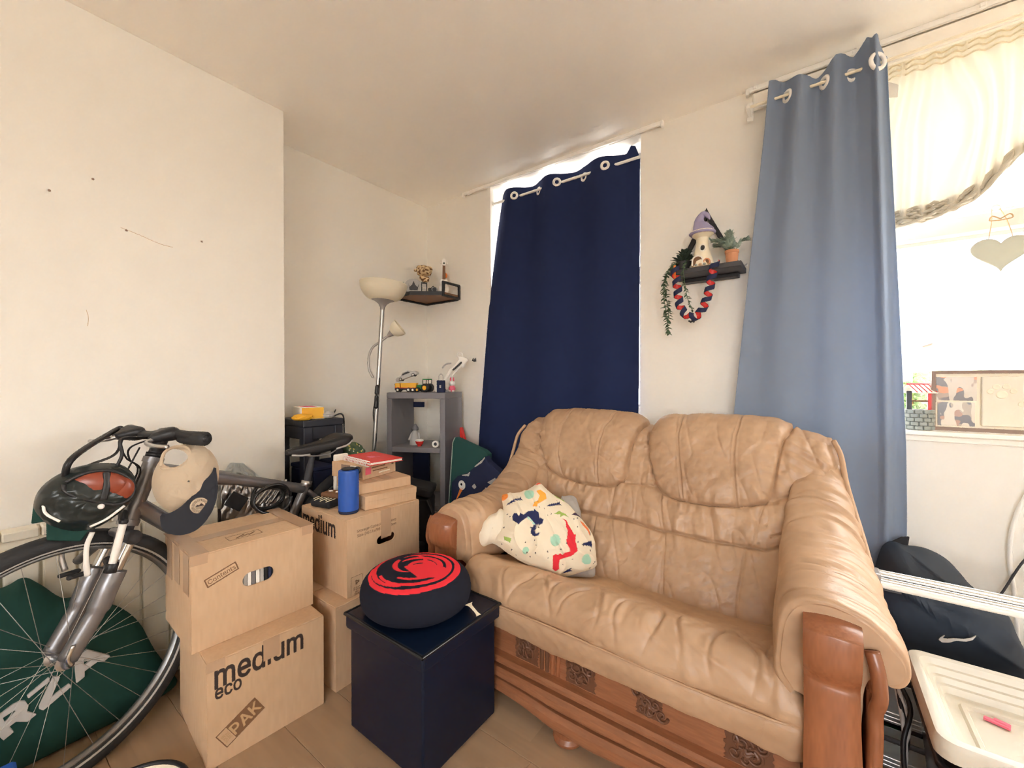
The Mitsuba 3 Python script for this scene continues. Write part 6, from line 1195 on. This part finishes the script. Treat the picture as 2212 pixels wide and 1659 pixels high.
# ---------------------------------------------------------------- right hand corner
k = thing('black_holdall', 'large black sports bag with a white tick mark slumped under the big window', 'bag')
def holdall():
    O = spline([(.16, .02), (.16, .30), (.19, .52), (.222, .575), (.262, .572), (.30, .572), (.332, .562), (.360, .545), (.385, .515), (.41, .48), (.44, .455), (.48, .425), (.50, .37), (.53, .30), (.60, .20), (.66, .10), (.66, .02), (.4, .003)], 12, True)
    c = A([.38, .26]); n, q = len(O), np.linspace(0, math.pi, 60); V = np.zeros((n, 60, 3))
    for j, t in enumerate(q):
        P = c+(O-c)*math.sin(t)**.45; V[:, j, 0], V[:, j, 2] = P[:, 0], P[:, 1]; V[:, j, 1] = 1.92-.118*math.cos(t)
    f = meshkit.fbm(np.stack([V[..., 0]*9, V[..., 1]*5, V[..., 2]*9], -1), 4, 17)-.5; V[..., 1] += .028*f*np.sin(q)[None]**.4
    d_ = meshkit.noise(np.stack([(V[..., 0]*.6+V[..., 2])*16, (V[..., 0]-V[..., 2])*3, 0*f], -1), 5); V[..., 1] -= .016*(1-np.abs(2*d_-1))**4*np.sin(q)[None]**.4
    V[..., 2] = np.maximum(V[..., 2], .002); V[..., 1] = np.minimum(V[..., 1], 2.062); return grid(V, cu=True)
mat('m_holdall', pr((.024, .036, .055), .6))
part(k, 'body', holdall(), 'm_holdall', True)
part(k, 'corner_flap', cat(hullballs([(.215, 1.93, .56, .006), (.250, 1.93, .592, .004), (.266, 1.93, .598, .003), (.258, 1.93, .555, .006), (.215, 1.93, .50, .006)])), 'm_black_matte', True)
sw = [(.327, .358), (.321, .347), (.331, .3485), (.349, .3565), (.368, .3615), (.382, .370), (.392, .381), (.385, .367), (.372, .357), (.351, .352), (.338, .342), (.331, .339), (.321, .336), (.315, .341), (.319, .349)]
part(k, 'tick_logo', extr(sg.Polygon(sw).buffer(.0004), .004, frame((0, 1.784, 0), (1, 0, 0), (0, 0, 1))), 'm_white', False, 'white tick shaped logo')
k = thing('folding_rack', 'folding rack with a ridged aluminium top rail in front of the black bag', 'rack')
ra, rb_ = A([.142, 1.56, .575]), A([.96, 1.56, .575]); dv = (rb_-ra)/np.linalg.norm(rb_-ra)
for i, (dy, dz) in enumerate(((.016, .008), (.004, .004), (-.010, -.004), (-.022, -.014))): part(k, 'rail', cyl(ra+A([0, dy, dz]), rb_+A([0, dy, dz]), .0068 if i < 3 else .009, n=14), 'm_chrome' if i < 3 else 'm_white', True)
part(k, 'bracket', cat(rbox(.122, .158, 1.53, 1.585, .548, .592, .005, 8)), 'm_lampgrey', 30)
part(k, 'clip', rbox(.16, .20, 1.534, 1.556, .546, .562, .003, 8), 'm_charcoal', 30)
for x in (.138, .95): part(k, 'leg', cyl((x, 1.562, .003), (x, 1.562, .55), .010), 'm_charcoal', True)
part(k, 'lower_rail', cyl((.138, 1.562, .12), (.95, 1.562, .12), .007), 'm_charcoal', True)
# drawers
k = thing('drawer_unit', 'low clear plastic drawers holding green things beside the right sofa arm', 'drawers')
part(k, 'frame', cat(box(.128, .146, 1.60, 1.74, .002, .272, .003), box(.60, .618, 1.60, 1.74, .002, .272, .003), box(.146, .60, 1.735, 1.74, .002, .272, .002)), 'm_grey', False); part(k, 'top', box(.128, .618, 1.60, 1.74, .272, .282, .003), 'm_black', False)
for z in (.010, .142):
    d = part(k, 'drawer', cat(box(.152, .594, 1.602, 1.606, z, z+.118, .001), box(.152, .594, 1.607, 1.73, z, z+.003, .001)), 'm_plastic_clear', False)
    for q in (.008, .020, .032): part(d, 'ridge', cyl((.155, 1.600, z+q), (.59, 1.600, z+q), .0028, n=8), 'm_chrome', True)
rng = random.Random(9)
for i in range(9):
    z = .014 if i < 5 else .146; b_ = ball((0, 0, 0), 1, 3); b_.vertices = b_.vertices*A([rng.uniform(.03, .05), .035, rng.uniform(.028, .045)])*(1+.5*(meshkit.fbm(b_.vertices*2+i, 3, i)-.5))[:, None]; b_.vertices += A([.19+.095*(i % 5), 1.665, z+.004-b_.vertices[:, 2].min()])
    solo('green_toy', b_, ['m_green', 'm_leaf_dark', 'm_leaf', 'm_petrol'][i % 4], '%s green plastic toy from the left in the %s clear drawer' % (['first', 'second', 'third', 'fourth', 'fifth'][i % 5], 'lower' if i < 5 else 'upper'), 'toy', 'green toys in the clear drawers', True)
# crate with a cream tray on top
k = thing('black_crate', 'black plastic crate under the cream tray at the lower right', 'crate')
part(k, 'body', tm(*(lambda b: (b.vertices, b.faces))(trimesh.convex.convex_hull(A([(x, y, z) for z, g in ((.003, .035), (.352, .004)) for x in (.215+g, .78-g) for y in (1.165+g, 1.475-g)])))), 'm_black_gloss', False)
part(k, 'rim', tube(spline([(.208, 1.158, .355), (.79, 1.158, .355), (.79, 1.482, .355), (.208, 1.482, .355)], 1, True)[:5] if False else A([(.212, 1.30, .355), (.212, 1.18, .355), (.228, 1.160, .355), (.78, 1.160, .355), (.79, 1.17, .355), (.79, 1.47, .355), (.78, 1.480, .355), (.228, 1.480, .355), (.212, 1.46, .355), (.212, 1.30, .355)]), .008, 10), 'm_black_gloss', True)
k = thing('cable_bundle', 'loose grey and black cables beside the black crate', 'cable')
for i in range(4): part(k, 'cable', tube(spline([(.192-.006*i, 1.47, .40-.012*i), (.180, 1.43-.02*i, .37-.02*i), (.196-.004*i, 1.38-.01*i, .33-.03*i), (.178, 1.34, .26-.03*i), (.186, 1.32, .12)], 8), .005, 8), 'm_grey_light' if i % 2 else 'm_black', True)
k = thing('cream_tray', 'large cream plastic tray with ribbed sides on the black crate', 'tray')
tx0, tx1, ty0, ty1 = .205, .80, 1.145, 1.490
def trayloft():
    rings = []
    def rr(ins, z, rad=.03):
        p = sg.box(tx0+ins+rad, ty0+ins+rad, tx1-ins-rad, ty1-ins-rad).buffer(rad, 8); c = A(p.exterior.coords)[:-1]; return np.c_[c, np.full(len(c), z)]
    for ins, z in ((-.006, .392), (-.008, .412), (-.002, .428), (.010, .431), (.016, .428), (.021, .414), (.027, .412), (.032, .399), (.038, .397), (.043, .385), (.049, .383), (.054, .369), (.060, .366), (.075, .365), (.079, .371), (.086, .371), (.090, .364)): rings.append(rr(ins, z, max(.012, .03-ins*.2)))
    V = np.stack(rings, 1); n = len(V); b = V[:, -1]; c = b.mean(0)
    return cat(grid(V, cu=True), tm(np.vstack([b, c]), [(i, (i+1) % n, n) for i in range(n)]))
part(k, 'body', trayloft(), 'm_tray', 35)
part(k, 'centre_rib', put(trimesh.creation.torus(.05, .003, 40, 8), frame((.50, 1.30, .365), (1, 0, 0), (0, 1, 0))), 'm_tray', True)
solo('red_ribbon', put(cat(rbox(-.02, .02, -.006, .006, 0, .006, .002, 8), rbox(-.006, .02, .0, .012, .0, .008, .003, 8)), frame((.335, 1.375, .3655), (.9, -.3, 0), (.3, .9, 0))), 'm_pink', 'short red ribbon lying in the cream tray', 'ribbon', smooth=30)
solo('white_cable', tube(spline([(.66, 2.068, .945), (.60, 2.066, .84), (.556, 2.066, .74), (.532, 2.066, .63), (.530, 2.066, .52), (.540, 2.066, .42), (.55, 2.06, .2), (.56, 2.05, .01)], 10), .006, 10), 'm_white', 'white cable curving down the wall under the big window', 'cable', smooth=True)
solo('dark_cable', tube(spline([(.72, 2.058, .75), (.60, 2.056, .61), (.555, 2.056, .545), (.51, 2.056, .43), (.485, 2.056, .385), (.47, 2.055, .25)], 10), .0035, 8), 'm_charcoal', 'thin dark cable slanting down the wall behind the black bag', 'cable', smooth=True)
# ---------------------------------------------------------------- outside the window
sstruct('ground_outside', box(-30, 60, 2.6, 80, -.5, -.3, 0), 'm_road')
def house(i, y0, hgt, lab):
    k = thing('house', lab, 'house', 'terraced houses across the street')
    x0, x1, w = 6.5, 13.5, 5.0
    part(k, 'wall', box(x0, x1, y0, y0+w, -.3, hgt, .0), 'm_brick', False)
    part(k, 'roof', trimesh.convex.convex_hull(A([(x, y, z) for y in (y0, y0+w) for x, z in ((x0-.25, hgt), (x1+.25, hgt), ((x0+x1)/2, hgt+2.2))])), 'm_slate', False)
    part(k, 'chimney', box(9.4, 10.2, y0+.4, y0+1.1, hgt+1, hgt+3.0, .0), 'm_brick', False)
    for z0, z1 in ((.3, 1.5), (2.1, 3.3)):
        for yy in (.6, 3.2):
            f = part(k, 'window', cat(box(x0-.04, x0+.05, y0+yy, y0+yy+1.3, z0, z1, 0).difference(box(x0-.06, x0+.07, y0+yy+.08, y0+yy+1.22, z0+.08, z1-.08, 0), engine='manifold'), box(x0-.03, x0+.02, y0+yy+.62, y0+yy+.68, z0+.08, z1-.08, 0)), 'm_white', False)
            part(f, 'pane', box(x0-.02, x0-.015, y0+yy+.08, y0+yy+1.22, z0+.08, z1-.08, 0), 'm_charcoal', False)
    part(k, 'door', box(x0-.03, x0+.02, y0+2.1, y0+2.95, -.3, 1.7, .0), 'm_red', False); part(k, 'gutter', box(x0-.3, x0-.2, y0, y0+w, hgt-.08, hgt+.03, 0), 'm_grey', False); part(k, 'step', box(x0-.4, x0, y0+2.0, y0+3.05, -.3, -.15, 0), 'm_stone', False)
for i, l in enumerate(('brick terraced house nearest to the tree outside', 'brick terraced house second from the tree outside', 'brick terraced house third along the row outside', 'brick terraced house fourth along the row outside', 'brick terraced house farthest along the row outside')): house(i, 24.5+5.02*i, 3.7, l)
def tree(k, o, R, Hh, n, seed, m_, trunk=True):
    rng = np.random.default_rng(seed)
    if trunk: part(k, 'trunk', tube(spline([A(o), A(o)+A([.05, .1, Hh*.4]), A(o)+A([0, 0, Hh*.75])], 6), [.16]*6+[.10]*6+[.05], 10), 'm_bark', True)
    Vs, Fs = [], []
    c = rng.normal(size=(n, 3)); c /= np.linalg.norm(c, axis=1, keepdims=True); c *= (rng.random((n, 1))**.4)*R; c[:, 2] *= 1.25; c += A(o)+A([0, 0, Hh*.68 if trunk else R])
    c[:, 2] = np.maximum(c[:, 2], -.25)
    d = rng.normal(size=(n, 3)); d /= np.linalg.norm(d, axis=1, keepdims=True); e = np.cross(d, rng.normal(size=(n, 3))); e /= np.linalg.norm(e, axis=1, keepdims=True); L = rng.uniform(.08, .17, (n, 1))
    V = np.stack([c, c+d*L*.5+e*L*.3, c+d*L, c+d*L*.5-e*L*.3], 1).reshape(-1, 3); q = np.arange(n)[:, None]*4
    part(k, 'foliage', tm(V, np.vstack([q+A([0, 1, 2]), q+A([0, 2, 3])])), m_, False, stuff=True)
mat('m_foliage', {'type': 'principledthin', 'base_color': col((.16, .26, .09)), 'roughness': .6, 'diff_trans': .7, 'spec_trans': 0.0, 'eta': 1.3}); mat('m_foliage_blue', {'type': 'principledthin', 'base_color': col((.13, .21, .15)), 'roughness': .6, 'diff_trans': .5, 'spec_trans': 0.0, 'eta': 1.3})
k = thing('tree', 'dark evergreen tree outside at the right edge of the big window', 'tree'); tree(k, (4.1, 10.5, -.3), 1.25, 3.2, 9000, 3, 'm_foliage_blue')
for i, (x, y, R, l) in enumerate(((1.9, 13.5, .75, 'low green shrub outside just above the wishing well'), (3.2, 15.0, .9, 'larger green shrub outside above the left end of the picture frame'), (5.2, 17.0, .8, 'round shrub outside before the nearest terraced house'))):
    k = thing('shrub', l, 'shrub'); tree(k, (x, y, -.3), R, 1.4, 4000, 20+i, 'm_foliage', False)
